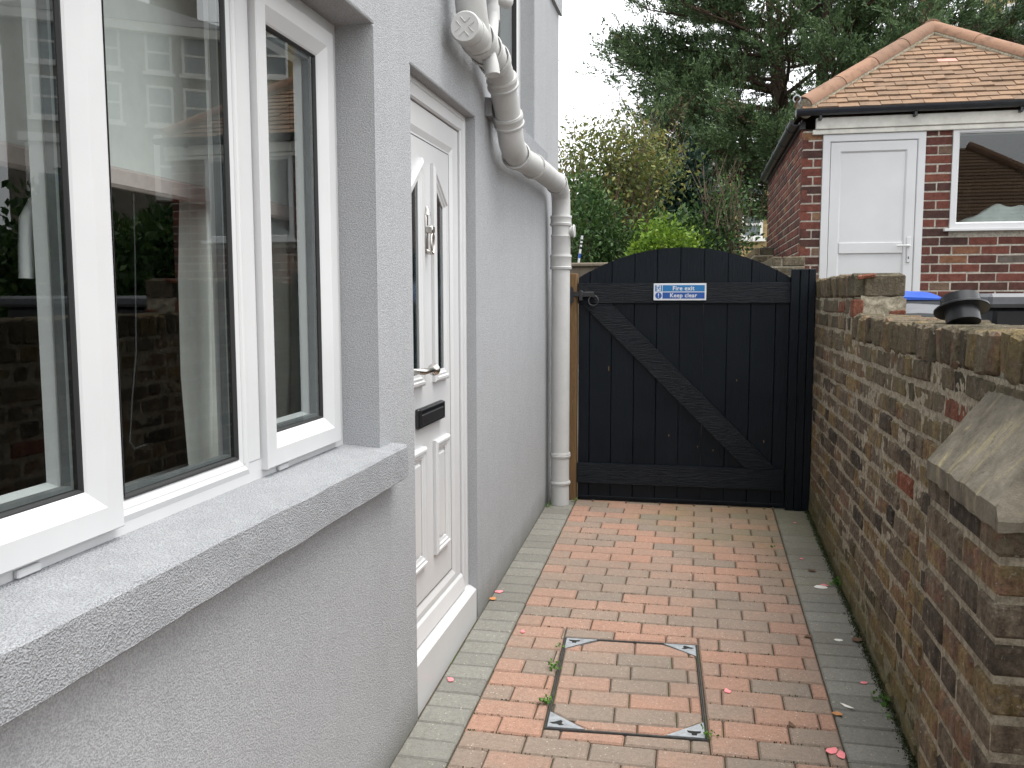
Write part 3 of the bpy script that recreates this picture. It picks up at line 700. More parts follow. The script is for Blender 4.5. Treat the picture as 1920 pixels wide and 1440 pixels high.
curtain(1.93, 2.80, 1.085, 2.50, -1.19, 0.022, 0.085, 'cloth', 'curtain', 'pale curtain hanging behind the right-hand panes of the house window')
bl = thing('window_blind', 'half lowered pale grey blind with pink bottom rail behind the window', 'blind', (-1.12, 0.86, 2.4))
o = MB().box(-1.122, -1.12, 0.80, 2.34, 1.765, 2.42).build('blind_cloth', 'blind'); o.parent = bl; o.matrix_parent_inverse = Matrix.Translation((1.12, -0.86, -2.4))
o = MB().bbox(-1.135, -1.113, 0.795, 2.345, 1.725, 1.7645, b=0.006).build('bottom_rail', 'pink'); o.parent = bl; o.matrix_parent_inverse = Matrix.Translation((1.12, -0.86, -2.4))
cd_ = MB().tube([(-1.135, 1.66, 2.3), (-1.135, 1.64, 1.6), (-1.135, 1.63, 1.40), (-1.135, 1.61, 1.30), (-1.135, 1.597, 1.215), (-1.135, 1.612, 1.198), (-1.135, 1.65, 1.200)], 0.0022, 6).build('blind_cord', 'iron', None, True)
tag(cd_, 'thin black cord with a bent end hanging behind the centre pane', 'cord')

# ------------------------------------------------------------------ soil pipe
sp = thing('soil_pipe', 'grey painted soil pipe running down the house wall with bends and collars', 'drainpipe', (-0.79, 5.22, 0.27))
SPI = Matrix.Translation((0.79, -5.22, -0.27))
def S(o): o.parent = sp; o.matrix_parent_inverse = SPI; return o
XP = -0.79; r0 = 0.055
def smoothpath(pts, it=3):
    pts = [Vector(p) for p in pts]
    for _ in range(it):
        q = [pts[0]]
        for a_, b_ in zip(pts[:-1], pts[1:]): q += [a_ * 0.75 + b_ * 0.25, a_ * 0.25 + b_ * 0.75]
        q.append(pts[-1]); pts = q
    return pts
def pipe(name, yz, r=r0, it=3, x=XP, seg=24):
    pts = smoothpath([(x, y, z) if len(p) == 2 else p for p in yz for (y, z) in [p[-2:]]], it)
    return S(MB().tube(pts, r, seg).build(name, 'pipe', None, True))
pipe('down_pipe', [(5.225, 0.262), (5.222, 1.0), (5.218, 1.86)], it=0)
pipe('bottom_bend', [(5.218, 1.80), (5.222, 1.95), (5.222, 2.06), (5.19, 2.13), (5.08, 2.158)])
pipe('long_pipe', [(5.10, 2.157), (4.5, 2.155), (4.0, 2.136)], it=0)
pipe('middle_bend', [(4.10, 2.14), (3.92, 2.132), (3.80, 2.16), (3.755, 2.225), (3.71, 2.29)])
pipe('slanting_pipe', [(3.74, 2.25), (3.60, 2.395)], it=0)
pipe('upper_bend', [(3.64, 2.35), (3.585, 2.405), (3.50, 2.432), (3.36, 2.436)])
pipe('branch_pipe', [(3.42, 2.434), (3.2, 2.438), (3.07, 2.432)], it=0)
S(MB().tube(smoothpath([(XP, 3.20, 2.42), (XP, 3.13, 2.47), (XP - 0.0, 3.075, 2.58), (XP, 3.065, 2.8), (XP, 3.065, 5.0)], 3), 0.055, 24).build('vertical_stack', 'pipe', None, True))
def collar(p, d, L, r=0.0625, nm='socket_collar'):
    d = Vector(d).normalized(); p = Vector(p)
    prof = [(-L / 2, r0 * 0.98), (-L / 2, r), (-L / 2 + 0.012, r + 0.003), (-L / 2 + 0.016, r - 0.001), (L / 2 - 0.016, r - 0.001), (L / 2 - 0.012, r + 0.002), (L / 2, r), (L / 2, r0 * 0.98)]
    return S(MB().tube([p + d * t for t, _ in prof], [q for _, q in prof], 28, False).build(nm, 'pipe', None, True))
collar((XP, 5.219, 1.72), (0, 0, 1), 0.085); collar((XP, 5.221, 1.96), (0, 0.05, 1), 0.06)
collar((XP, 5.225, 0.565), (0, 0, 1), 0.03, 0.060, 'pipe_clip'); collar((XP, 5.225, 0.395), (0, 0, 1), 0.02, 0.0605); 
collar((XP, 5.05, 2.1565), (0, 1, 0), 0.02, 0.0605); collar((XP, 4.30, 2.147), (0, 1, 0.02), 0.012, 0.060, 'pipe_clip')
collar((XP, 3.735, 2.256), (0, -0.62, 0.72), 0.055); collar((XP, 3.90, 2.136), (0, 1, -0.02), 0.05)
collar((XP, 3.612, 2.383), (0, -0.72, 0.69), 0.05); collar((XP, 3.47, 2.434), (0, 1, -0.1), 0.05); collar((XP, 3.33, 2.437), (0, 1, 0), 0.035); collar((XP, 3.215, 2.44), (0, 1, 0), 0.055)
cap = S(MB().tube([(XP, 3.10, 2.431), (XP, 3.072, 2.431), (XP, 3.068, 2.431), (XP, 3.020, 2.430), (XP, 3.014, 2.430)], [0.05, 0.052, 0.0535, 0.0535, 0.049], 28).build('access_cap', 'pipe', None, True))
for a_ in range(4):
    an = math.radians(40 + 90 * a_); c_, s_ = math.cos(an), math.sin(an)
    pa, pb, pc = (0.010, 0.034), (0.010, 0.010), (0.034, 0.010)
    pts = [(XP + u * c_ - v_ * s_, 3.0135, 2.430 + u * s_ + v_ * c_) for u, v_ in (pa, pb, pc)]
    o = MB().tube(pts, 0.0022, 6).build('cap_grip', 'pipe'); o.parent = cap
S(MB().tube([(-0.775, 3.285, 2.42), (-0.755, 3.265, 2.36), (-0.750, 3.262, 2.325), (-0.750, 3.262, 2.326), (-0.751, 3.263, 2.35)], [0.028, 0.028, 0.028, 0.023, 0.022], 20, False).build('boss_stub', 'pipe', None, True))
tp = S(MB().tube(smoothpath([(-0.80, 3.44, 2.46), (-0.805, 3.50, 2.55), (-0.81, 3.535, 2.62), (-0.815, 3.54, 2.70), (-0.80, 3.47, 2.80), (-0.80, 3.46, 3.2)], 2), 0.024, 16).build('thin_waste_pipe', 'pipe', None, True))
S(MB().tube([(-0.812, 3.536, 2.60), (-0.812, 3.536, 2.602), (-0.814, 3.54, 2.66), (-0.814, 3.54, 2.662)], [0.024, 0.029, 0.029, 0.024], 18, False).build('waste_collar', 'pipe', None, True))
S(MB().tube([(-0.815, 3.54, 2.705), (-0.79, 3.62, 2.71), (-0.78, 3.66, 2.713), (-0.779, 3.664, 2.713)], [0.024, 0.026, 0.029, 0.022], 18).build('rodding_cap', 'pipe', None, True))
S(MB().tube([(-0.745, 5.225, 1.90), (-0.722, 5.225, 1.90), (-0.716, 5.225, 1.90), (-0.708, 5.225, 1.90)], [0.030, 0.032, 0.040, 0.036], 20).build('inspection_boss', 'pipe', None, True))
collar((XP, 5.218, 1.80), (0, 0, 1), 0.16, 0.0575, 'access_fitting')

# ------------------------------------------------------------------ gate
YG = 5.33
gate = thing('garden_gate', 'black painted arched wooden gate with diagonal brace across the alley', 'gate', (-0.09, YG, 0.27))
GI = Matrix.Translation((0.09, -YG, -0.27))
def G_(o): o.parent = gate; o.matrix_parent_inverse = GI; return o
def arc(x): return 1.803 - 0.45 * (x + 0.09) ** 2 - 0.05 * (x + 0.09) ** 4
edges = [-0.697, -0.629, -0.497, -0.362, -0.229, -0.094, 0.042, 0.178, 0.311, 0.450, 0.528]
for a_, b_ in zip(edges[:-1], edges[1:]):
    a2, b2 = a_ + 0.0002, b_ - 0.0002
    poly = [(a2, 0.273), (b2, 0.273)] + [(b2 + (a2 - b2) * i / 6, arc(b2 + (a2 - b2) * i / 6)) for i in range(7)]
    dy = rng.uniform(-0.0015, 0.0015)
    mb = MB(); n_ = len(poly); c_ = ((a2 + b2) / 2, 1.0)
    inn = [(max(a2 + 0.003, min(b2 - 0.003, u)), z) for u, z in poly]
    vs_ = [(u, YG + 0.022, z) for u, z in poly] + [(u, YG + 0.0042, z) for u, z in poly] + [(u, YG + dy, z) for u, z in inn]
    fs_ = [tuple(range(n_)), tuple(2 * n_ + i for i in range(n_))] + [(r * n_ + i, r * n_ + (i + 1) % n_, (r + 1) * n_ + (i + 1) % n_, (r + 1) * n_ + i) for r in (0, 1) for i in range(n_)]
    G_(mb.add(vs_, fs_).build('board', 'black'))
G_(MB().bbox(-0.700, 0.531, YG - 0.022, YG - 0.002, 1.475, 1.597, b=0.004).build('top_rail', 'brail'))
G_(MB().bbox(-0.700, 0.520, YG - 0.022, YG - 0.002, 0.378, 0.505, b=0.004).build('bottom_rail', 'brail'))
bv = [(-0.676, 1.474), (-0.497, 1.474), (0.474, 0.506), (0.300, 0.506)]
G_(MB().prism(bv, 1, YG - 0.020, YG - 0.002).build('diagonal_brace', 'brail'))
G_(MB().bbox(-0.690, 0.520, YG - 0.006, YG - 0.001, 0.285, 0.300, b=0.002).build('weather_strip', 'black'))
G_(MB().bbox(0.5285, 0.577, YG - 0.03, YG + 0.03, 0.262, 1.672, b=0.003).build('hanging_stile', 'black'))
# ring latch and bolt
lt = MB().bbox(-0.728, -0.603, YG - 0.034, YG - 0.0225, 1.515, 1.545, b=0.002); lt.bbox(-0.690, -0.668, YG - 0.040, YG - 0.0225, 1.492, 1.552, b=0.002)
lt.prism([(-0.7455, 1.485), (-0.735, 1.472), (-0.7245, 1.485), (-0.7245, 1.565), (-0.735, 1.578), (-0.7455, 1.565)], 1, YG - 0.034, YG - 0.022)
lt.tube([(-0.603 + 0.029 * math.cos(t), YG - 0.040 + 0.006 * math.sin(t), 1.492 + 0.029 * math.sin(t)) for t in [2 * math.pi * i / 24 for i in range(25)]], 0.004, 8, False)
lt.tube([(-0.603, YG - 0.020, 1.522), (-0.603, YG - 0.044, 1.522)], 0.010, 10)
G_(lt.build('ring_latch', 'iron', None, True))
for i in range(14):
    x, z = rng.uniform(-0.6, 0.5), rng.uniform(0.55, 1.3); hgt = rng.uniform(0.003, 0.012)
for (x, z, h_) in ((-0.514, 1.07, 0.028), (0.238, 1.02, 0.010), (-0.15, 0.68, 0.012), (0.40, 0.66, 0.014), (0.02, 0.62, 0.008), (0.11, 0.60, 0.009)):
    G_(MB().box(x, x + 0.005, YG - 0.0035, YG - 0.001, z, z + h_).build('paint_chip', 'post'))
gp = thing('gate_post', 'black painted gate post of two boards against the brick wall', 'post', (0.625, YG, 0.27))
for a_, b_ in ((0.5795, 0.623), (0.6255, 0.664)):
    o = MB().bbox(a_, b_, YG - 0.035, YG + 0.045, 0.262, 1.672, b=0.003).build('post_board', 'black'); o.parent = gp; o.matrix_parent_inverse = Matrix.Translation((-0.625, -YG, -0.27))
tpst = MB().bbox(-0.7585, -0.706, YG - 0.02, YG + 0.06, 0.255, 1.655, b=0.004).build('timber_post', 'post')
tag(tpst, 'bare brown timber post between the downpipe and the gate', 'post')

# ------------------------------------------------------------------ sign
sg = thing('safety_sign', 'blue and white Fire exit Keep clear sign on the black gate', 'sign', (-0.0965, YG - 0.025, 1.543))
SI = Matrix.Translation((0.0965, -(YG - 0.025), -1.543))
def SG(o): o.parent = sg; o.matrix_parent_inverse = SI; return o
yf = YG - 0.0228
sx0, sx1, sz0, sz1 = -0.2485, 0.0555, 1.4935, 1.5925
SG(MB().bbox(sx0, sx1, yf - 0.003, yf, sz0, sz1, b=0.0012).build('plate', 'white'))
def panel(a_, b_, c_, d_, mat, nm, off=0.0034): return SG(MB().box(a_, b_, yf - off, yf - 0.0029, c_, d_).build(nm, mat))
panel(-0.1965, 0.0465, 1.5455, 1.5825, 'sblue1', 'upper_panel'); panel(-0.1965, 0.0465, 1.5035, 1.5405, 'sblue2', 'lower_panel')
panel(-0.2395, -0.2000, 1.5455, 1.5825, 'sblue1', 'pictogram_field')
panel(-0.2310, -0.2070, 1.5475, 1.5815, 'white', 'door_opening', 0.0038)
mn = MB()                                    # running figure
def limb(p, q, w_):
    p, q = Vector(p), Vector(q); d = (q - p).normalized(); n_ = Vector((-d.y, d.x)) * w_ / 2
    mn.prism([tuple(p + n_), tuple(p - n_), tuple(q - n_), tuple(q + n_)], 1, yf - 0.0043, yf - 0.0037)
mn.prism([(-0.2135 + 0.0028 * math.cos(t), 1.5782 + 0.0028 * math.sin(t)) for t in [2 * math.pi * i / 12 for i in range(12)]], 1, yf - 0.0043, yf - 0.0037)
limb((-0.2155, 1.5745), (-0.2205, 1.5635), 0.006); limb((-0.2160, 1.5730), (-0.2090, 1.5675), 0.0026); limb((-0.2165, 1.5735), (-0.2255, 1.5720), 0.0026); limb((-0.2255, 1.5720), (-0.2290, 1.5660), 0.0024)
limb((-0.2200, 1.5640), (-0.2140, 1.5580), 0.0032); limb((-0.2140, 1.5580), (-0.2120, 1.5500), 0.003); limb((-0.2210, 1.5640), (-0.2255, 1.5560), 0.0032); limb((-0.2255, 1.5560), (-0.2340, 1.5545), 0.003)
SG(mn.build('running_figure', 'sblue1'))
SG(MB().prism([(-0.2198 + 0.0190 * math.cos(t), 1.5217 + 0.0190 * math.sin(t)) for t in [2 * math.pi * i / 32 for i in range(32)]], 1, yf - 0.0034, yf - 0.0029).build('mandatory_disc', 'sblue2'))
ex_ = MB().prism([(-0.2225, 1.5345), (-0.2171, 1.5345), (-0.2181, 1.5170), (-0.2215, 1.5170)], 1, yf - 0.0040, yf - 0.0033)
ex_.prism([(-0.2198 + 0.0027 * math.cos(t), 1.5120 + 0.0027 * math.sin(t)) for t in [2 * math.pi * i / 12 for i in range(12)]], 1, yf - 0.0040, yf - 0.0033)
SG(ex_.build('exclamation_mark', 'white'))
def text(body, x, z, size, nm, width):
    cu = bpy.data.curves.new(nm, 'FONT'); cu.body = body; cu.align_x = 'CENTER'; cu.align_y = 'CENTER'; cu.size = size; cu.extrude = 0.0003; cu.offset = size * 0.020; cu.space_character = 1.06; cu.resolution_u = 3
    t = bpy.data.objects.new('tmp', cu); COL.objects.link(t)
    dg = bpy.context.evaluated_depsgraph_get(); me = bpy.data.meshes.new_from_object(t.evaluated_get(dg)); bpy.data.objects.remove(t)
    xs_ = [v.co.x for v in me.vertices]; ys_ = [v.co.y for v in me.vertices]; s_ = width / (max(xs_) - min(xs_)); cx = (max(xs_) + min(xs_)) / 2; cy = (max(ys_) + min(ys_)) / 2
    for v in me.vertices:
        u, q, d = (v.co.x - cx) * s_, (v.co.y - cy), v.co.z
        v.co = (x + u, yf - 0.0038 - d, z + q)
    me.materials.clear(); me.materials.append(MT['white']); o = link(nm, me); return SG(o)
text('Fire exit', -0.0745, 1.5645, 0.036, 'lettering', 0.125); text('Keep clear', -0.0745, 1.5195, 0.034, 'lettering', 0.156)

# ------------------------------------------------------------------ brick pieces
def brick_mesh(lx, ly, lz, seed, b=0.006, jit=0.0025):
    mb = MB().bbox(-lx / 2, lx / 2, -ly / 2, ly / 2, -lz / 2, lz / 2, b); r_ = random.Random(seed)
    me = mesh([(x + r_.uniform(-jit, jit), y + r_.uniform(-jit, jit), z + r_.uniform(-jit, jit)) for x, y, z in mb.v], mb.f)
    fixn(me); return me
def variants(lx, ly, lz, mat, n=6, b=0.006, jit=0.0025):
    out = []
    for i in range(n):
        me = brick_mesh(lx, ly, lz, i * 13 + int(lx * 1000) + int(ly * 1000), b, jit); me.materials.append(MT[mat]); out.append(me)
    return out
# --- old boundary wall (face at x = 0.665)
XB = 0.665; YN = 1.2; YS = 4.10; TOPN, TOPF = 1.432, 1.612
bw = thing('brick_wall', 'weathered stock brick boundary wall with brick on edge coping along the alley', 'wall', (0.78, 3.2, 0.16))
BI = Matrix.Translation((-0.78, -3.2, -0.16))
def B(o): o.parent = bw; o.matrix_parent_inverse = BI; return o
# mortar body: uneven skin on the alley face, plain box behind
def skin(y0, y1, ztop, nm):
    st = 0.0125; ny = int((y1 - y0) / st); zb = -0.05; nz = int((ztop - zb) / st)
    ys_, zs_ = np.linspace(y0, y1, ny + 1), np.linspace(zb, ztop, nz + 1); vs_ = []
    for y in ys_:
        for z in zs_:
            d = noise.noise(Vector((y * 6, z * 6, 2.0))) * 0.0022 + noise.noise(Vector((y * 24, z * 24, 7.0))) * 0.0034 + noise.noise(Vector((y * 62, z * 62, 4.0))) * 0.0034
            vs_.append((XB + 0.0036 - d * 1.1, y, z))
    fs_ = [(i * (nz + 1) + j, (i + 1) * (nz + 1) + j, (i + 1) * (nz + 1) + j + 1, i * (nz + 1) + j + 1) for i in range(ny) for j in range(nz)]
    return B(link(nm, mesh(vs_, fs_, True), 'mortar'))
skin(YN, YS, TOPN - 0.105, 'mortar_face'); skin(YS, 5.60, TOPF - 0.105, 'mortar_face')
B(MB().box(XB + 0.02, XB + 0.225, YN, YS, -0.1, TOPN - 0.108).build('wall_core', 'mortar')); B(MB().box(XB + 0.02, XB + 0.225, YS + 0.006, 5.60, -0.1, TOPF - 0.108).build('wall_core', 'mortar'))
st_v = variants(0.10, 0.212, 0.064, 'old', 8, 0.008, 0.004); hd_v = variants(0.10, 0.100, 0.064, 'old', 8, 0.008, 0.004)
cand = []
zc0 = 1.325 - 0.0375; ci = 0
courses = []
for c in range(20):
    z = zc0 - c * 0.0755
    courses.append(z)
upper = [1.505 - 0.0375 - c * 0.0755 for c in range(3)]
def course(z, y0, y1, ph):
    y = y0 - 0.3 + ph; k_ = 0
    while y < y1 + 0.1:
        L = 0.212 if k_ % 2 == 0 else 0.100
        if rng.random() < 0.12: L = 0.212 if L < 0.2 else 0.100
        yc = y + L / 2
        if y0 - 0.05 < yc < y1 - 0.0: cand.append((yc, z, L))
        y += L + 0.0115; k_ += 1
for ci, z in enumerate(courses): course(z, YN, 5.6 if z < 1.30 else YS, (0.0 if ci % 2 else 0.162) + rng.uniform(-0.03, 0.03))
for ci, z in enumerate(upper): course(z, YS + 0.06, 5.6, (0.05 if ci % 2 else 0.2))
vis = [c for c in cand if c[0] > 1.75 and c[0] < 5.36 and c[1] > gz(c[0]) - 0.03]
def psize(c): return c[2] / (c[0] ** 2)
vis.sort(key=psize, reverse=True); show, rest = vis[:300], vis[300:]
for (y, z, L) in show:
    me = rng.choice(st_v if L > 0.15 else hd_v)
    red = (abs(y - 2.42) < 0.10 and abs(z - 1.21) < 0.04) or (rng.random() < 0.015)
    o = link('brick', me, None, None, (XB + 0.05 + rng.uniform(-0.004, 0.003), y, z + rng.uniform(-0.003, 0.003)), (rng.uniform(-0.012, 0.012), rng.uniform(-0.02, 0.02), rng.uniform(-0.014, 0.014)))
    if red:
        o.material_slots[0].link = 'OBJECT'; o.material_slots[0].material = MT['oldred']
    B(o)
sm = MB()
def stuffbrick(mb, x, y, z, lx, ly, lz, b=0.005):
    c_ = (x, y, z); t = MB().bbox(-lx / 2, lx / 2, -ly / 2, ly / 2, -lz / 2, lz / 2, b); ax = rng.uniform(-0.012, 0.012)
    mb.add([(vx + x, vy + y, vz + z + ax * vy) for vx, vy, vz in t.v], t.f)
for (y, z, L) in rest: stuffbrick(sm, XB + 0.05 + rng.uniform(-0.004, 0.003), y, z, 0.10, L, 0.064)
for (y, z, L) in cand:
    if (y, z, L) not in vis and z > gz(y) - 0.05: stuffbrick(sm, XB + 0.05, y, z, 0.10, L, 0.064)
B(sm.build('remaining_bricks', 'old', kind='stuff'))
cp_v = [brick_mesh(0.222, 0.064, 0.108, 50 + i, 0.012, 0.006) for i in range(9)]
for me in cp_v: me.materials.append(MT['old'])
def coping(y0, y1, top):
    y = y0
    while y < y1:
        o = link('coping_brick', rng.choice(cp_v), None, None, (XB + 0.107 + rng.uniform(-0.007, 0.007), y + 0.035, top - 0.054 + rng.uniform(-0.006, 0.004)), (rng.uniform(-0.05, 0.05), rng.uniform(-0.03, 0.03), rng.uniform(-0.03, 0.03)))
        B(o); y += 0.0745
coping(YN, YS - 0.03, TOPN); coping(YS + 0.004, 5.33, TOPF)
B(MB().box(XB + 0.012, XB + 0.21, YN, YS, TOPN - 0.11, TOPN - 0.022).build('coping_bed', 'mortar')); B(MB().box(XB + 0.012, XB + 0.21, YS + 0.012, 5.4, TOPF - 0.11, TOPF - 0.022).build('coping_bed', 'mortar'))
# patched end of the higher length of wall
pm = MB(); n1, n2 = 16, 14
vs_ = []
for i in range(n1 + 1):
    for j in range(n2 + 1):
        u, v_ = i / n1, j / n2; x, z = XB + 0.035 + u * 0.175, 1.40 + v_ * 0.115
        vs_.append((x, YS - 0.012 + noise.noise(Vector((x * 30, z * 30, 3))) * 0.008, z + noise.noise(Vector((x * 14, 0, 3))) * 0.012))
pm.add(vs_, [(i * (n2 + 1) + j, (i + 1) * (n2 + 1) + j, (i + 1) * (n2 + 1) + j + 1, i * (n2 + 1) + j + 1) for i in range(n1) for j in range(n2)])
B(pm.build('mortar_patch', 'mortar', None, True))
for (x0, x1, z0, z1, m_) in ((XB + 0.002, XB + 0.048, 1.42, 1.50, 'oldred'), (XB + 0.150, XB + 0.222, 1.405, 1.455, 'oldred'), (XB + 0.05, XB + 0.215, 1.512, 1.606, 'old')):
    B(MB().bbox(x0, x1, YS - 0.016, YS + 0.05, z0, z1, b=0.006).build('end_brick', m_))
B(MB().tube([(XB + 0.02, YS - 0.016, 1.595), (XB + 0.09, YS - 0.018, 1.604)], 0.010, 6).build('red_brick_edge', 'oldred'))
# --- buttress with a weathered stone cap
bt = thing('brick_buttress', 'brick buttress with sloping lichen stained stone cap at the near end of the wall', 'buttress', (0.60, 1.97, 0.1))
TI = Matrix.Translation((-0.60, -1.97, -0.1))
def BT(o): o.parent = bt; o.matrix_parent_inverse = TI; return o
bx0, by0, by1, bzt = 0.545, 1.716, 2.212, 1.10
BT(MB().box(bx0 + 0.005, 0.72, by0 + 0.005, by1 - 0.004, -0.1, bzt).build('mortar_core', 'mortar'))
for ci in range(15):
    z = bzt - 0.033 - ci * 0.0755
    if z < 0.03: break
    segs = [(by0, by0 + 0.215), (by0 + 0.226, by0 + 0.330), (by0 + 0.341, by1)] if ci % 2 else [(by0, by0 + 0.102), (by0 + 0.113, by0 + 0.327), (by0 + 0.338, by1)]
    for q, (a_, b_) in enumerate(segs):
        dp = 0.215 if (ci % 2 == 0 and q == 0) else 0.10
        j_ = rng.uniform(-0.003, 0.003)
        o = MB().bbox(bx0 + j_, bx0 + dp, a_ + (0 if q else j_), b_, z - 0.032 + rng.uniform(-0.002, 0.002), z + 0.032, b=0.008).build('brick', 'old'); BT(o)
    x = bx0 + (0.226 if ci % 2 == 0 else 0.111)
    while x < 1.0:
        L = 0.215; o = MB().bbox(x, min(x + L, 1.02), by0 + rng.uniform(-0.003, 0.003), by0 + 0.1, z - 0.032, z + 0.032, b=0.008).build('brick', 'old'); BT(o); x += L + 0.011
BT(MB().box(0.72, 1.02, by0 + 0.005, 1.95, -0.1, bzt).build('mortar_core', 'mortar'))
# half pyramid cap: eave on three sides, rising to the wall
e0, e1, ex0 = by0 - 0.012, by1 - 0.006, bx0 - 0.006
top_x, top_z = 0.700, 1.335
def yhip(x): return e0 + ((x - ex0) * 1.31 + 0.023) / 1.75
def cz(x, y): return min(1.128 + (x - ex0) * 1.31, 1.105 + (y - e0) * 1.75)
def cn_(x, y): return noise.noise(Vector((x * 22, y * 22, 5))) * 0.005 + noise.noise(Vector((x * 60, y * 60, 1))) * 0.0025
ctop = MB(); na, nb2 = 18, 22
vs_, fs_ = [], []
for j in range(na + 1):
    x = ex0 + (top_x - ex0) * j / na; y_s = yhip(x)
    for i in range(nb2 + 1):
        y = y_s + (e1 - y_s) * i / nb2; d = noise.noise(Vector((y * 30, 0, 8))) * 0.004 if j == 0 else 0
        vs_.append((x + d, y + (noise.noise(Vector((x * 30, 4, 8))) * 0.004 if i == nb2 else 0), cz(x, y) + cn_(x, y)))
fs_ = [(j * (nb2 + 1) + i, (j + 1) * (nb2 + 1) + i, (j + 1) * (nb2 + 1) + i + 1, j * (nb2 + 1) + i + 1) for j in range(na) for i in range(nb2)]
ctop.add(vs_, fs_); off_ = len(ctop.v)
vs2 = []
for j in range(na + 1):                     # front slope, sharing the hip line
    x = ex0 + (top_x - ex0) * j / na; y_s = yhip(x)
    for i in range(9):
        y = e0 + (y_s - e0) * i / 8; vs2.append((x, y, cz(x, y) + cn_(x, y)))
ctop.add(vs2, [(j * 9 + i, (j + 1) * 9 + i, (j + 1) * 9 + i + 1, j * 9 + i + 1) for j in range(na) for i in range(8)])
def skirt(loop):
    vs_ = []
    for (x, y, z) in loop: vs_ += [(x, y, z), (x, y, 1.086 + noise.noise(Vector((x * 25, y * 25, 0))) * 0.006)]
    ctop.add(vs_, [(2 * i, 2 * i + 2, 2 * i + 3, 2 * i + 1) for i in range(len(loop) - 1)])
skirt([vs_[i] for i in range(nb2, -1, -1)] + [vs2[i] for i in range(8, -1, -1)]); skirt([vs2[j * 9] for j in range(na + 1)]); skirt([vs_[j * (nb2 + 1) + nb2] for j in range(na + 1)])
ctop.add([(ex0, e0, 1.09), (0.72, e0, 1.09), (0.72, e1, 1.09), (ex0, e1, 1.09)], [(0, 3, 2, 1)])
BT(ctop.build('stone_cap', 'stone', None, True))
BT(MB().add([(0.70, e0, 1.088), (1.03, e0, 1.088), (1.03, e0 + 0.13, 1.32), (0.70, e0 + 0.13, 1.32), (0.70, e0, 1.103), (1.03, e0, 1.103)], [(4, 5, 2, 3), (0, 1, 5, 4)]).build('cap_front', 'stone'))

# --- stepped wall beyond the gate
def stone_block(x0, x1, y0, y1, z0, z1, lab):
    t = thing('garden_wall', lab, 'wall', ((x0 + x1) / 2, y0, z0)); I_ = Matrix.Translation((-(x0 + x1) / 2, -y0, -z0))
    o = MB().box(x0 + 0.006, x1 - 0.006, y0 + 0.006, y1, z0, z1 - 0.02).build('wall_core', 'mortar'); o.parent = t; o.matrix_parent_inverse = I_
    for k_ in range(5):
        z = z1 - 0.045 - k_ * 0.078
        xs_ = [x0, (x0 + x1) / 2 + (0.04 if k_ % 2 else -0.05), x1]
        for a_, b_ in zip(xs_[:-1], xs_[1:]):
            o = MB().bbox(a_ + 0.003, b_ - 0.003, y0 + rng.uniform(-0.004, 0.004), y1 - 0.01, z - 0.034, z + 0.034 + (0.01 if k_ == 0 else 0), b=0.008).build('brick', 'old'); o.parent = t; o.matrix_parent_inverse = I_
stone_block(0.60, 0.866, 7.60, 8.9, 0.3, 1.845, 'nearer step of the old brown brick wall beside the shed')
stone_block(0.58, 0.78, 9.6, 11.0, 0.3, 2.03, 'farther and higher step of the old brown brick wall beside the shed')

# ------------------------------------------------------------------ things on and over the wall
hop = thing('drain_adaptor', 'black plastic flanged pipe fitting lying on top of the brick wall', 'pipe fitting', (0.795, 2.86, 1.432))
HI = Matrix.Translation((-0.795, -2.86, -1.432))
ax = Vector((-0.05, 0.42, 0.90)).normalized(); c0 = Vector((0.774, 2.83, 1.432))
def ringtube(profile, nm):
    o = MB().tube([c0 + ax * t for t, _ in profile], [r_ * 0.92 for _, r_ in profile], 40, False).build(nm, 'bplastic', None, True); o.parent = hop; o.matrix_parent_inverse = HI; return o
ringtube([(0.03, 0.046), (0.0, 0.047), (0.0, 0.051), (0.004, 0.0515), (0.045, 0.0515)], 'spigot')
ringtube([(0.040, 0.050), (0.043, 0.060), (0.040, 0.080), (0.041, 0.083), (0.046, 0.083), (0.049, 0.078), (0.052, 0.062)], 'flange')
ringtube([(0.050, 0.060), (0.083, 0.0585), (0.083, 0.052), (0.045, 0.052)], 'socket')
o = MB().tube([c0 + ax * 0.028, c0 + ax * 0.03], 0.0465, 30).build('inner_web', 'darkhole'); o.parent = hop; o.matrix_parent_inverse = HI
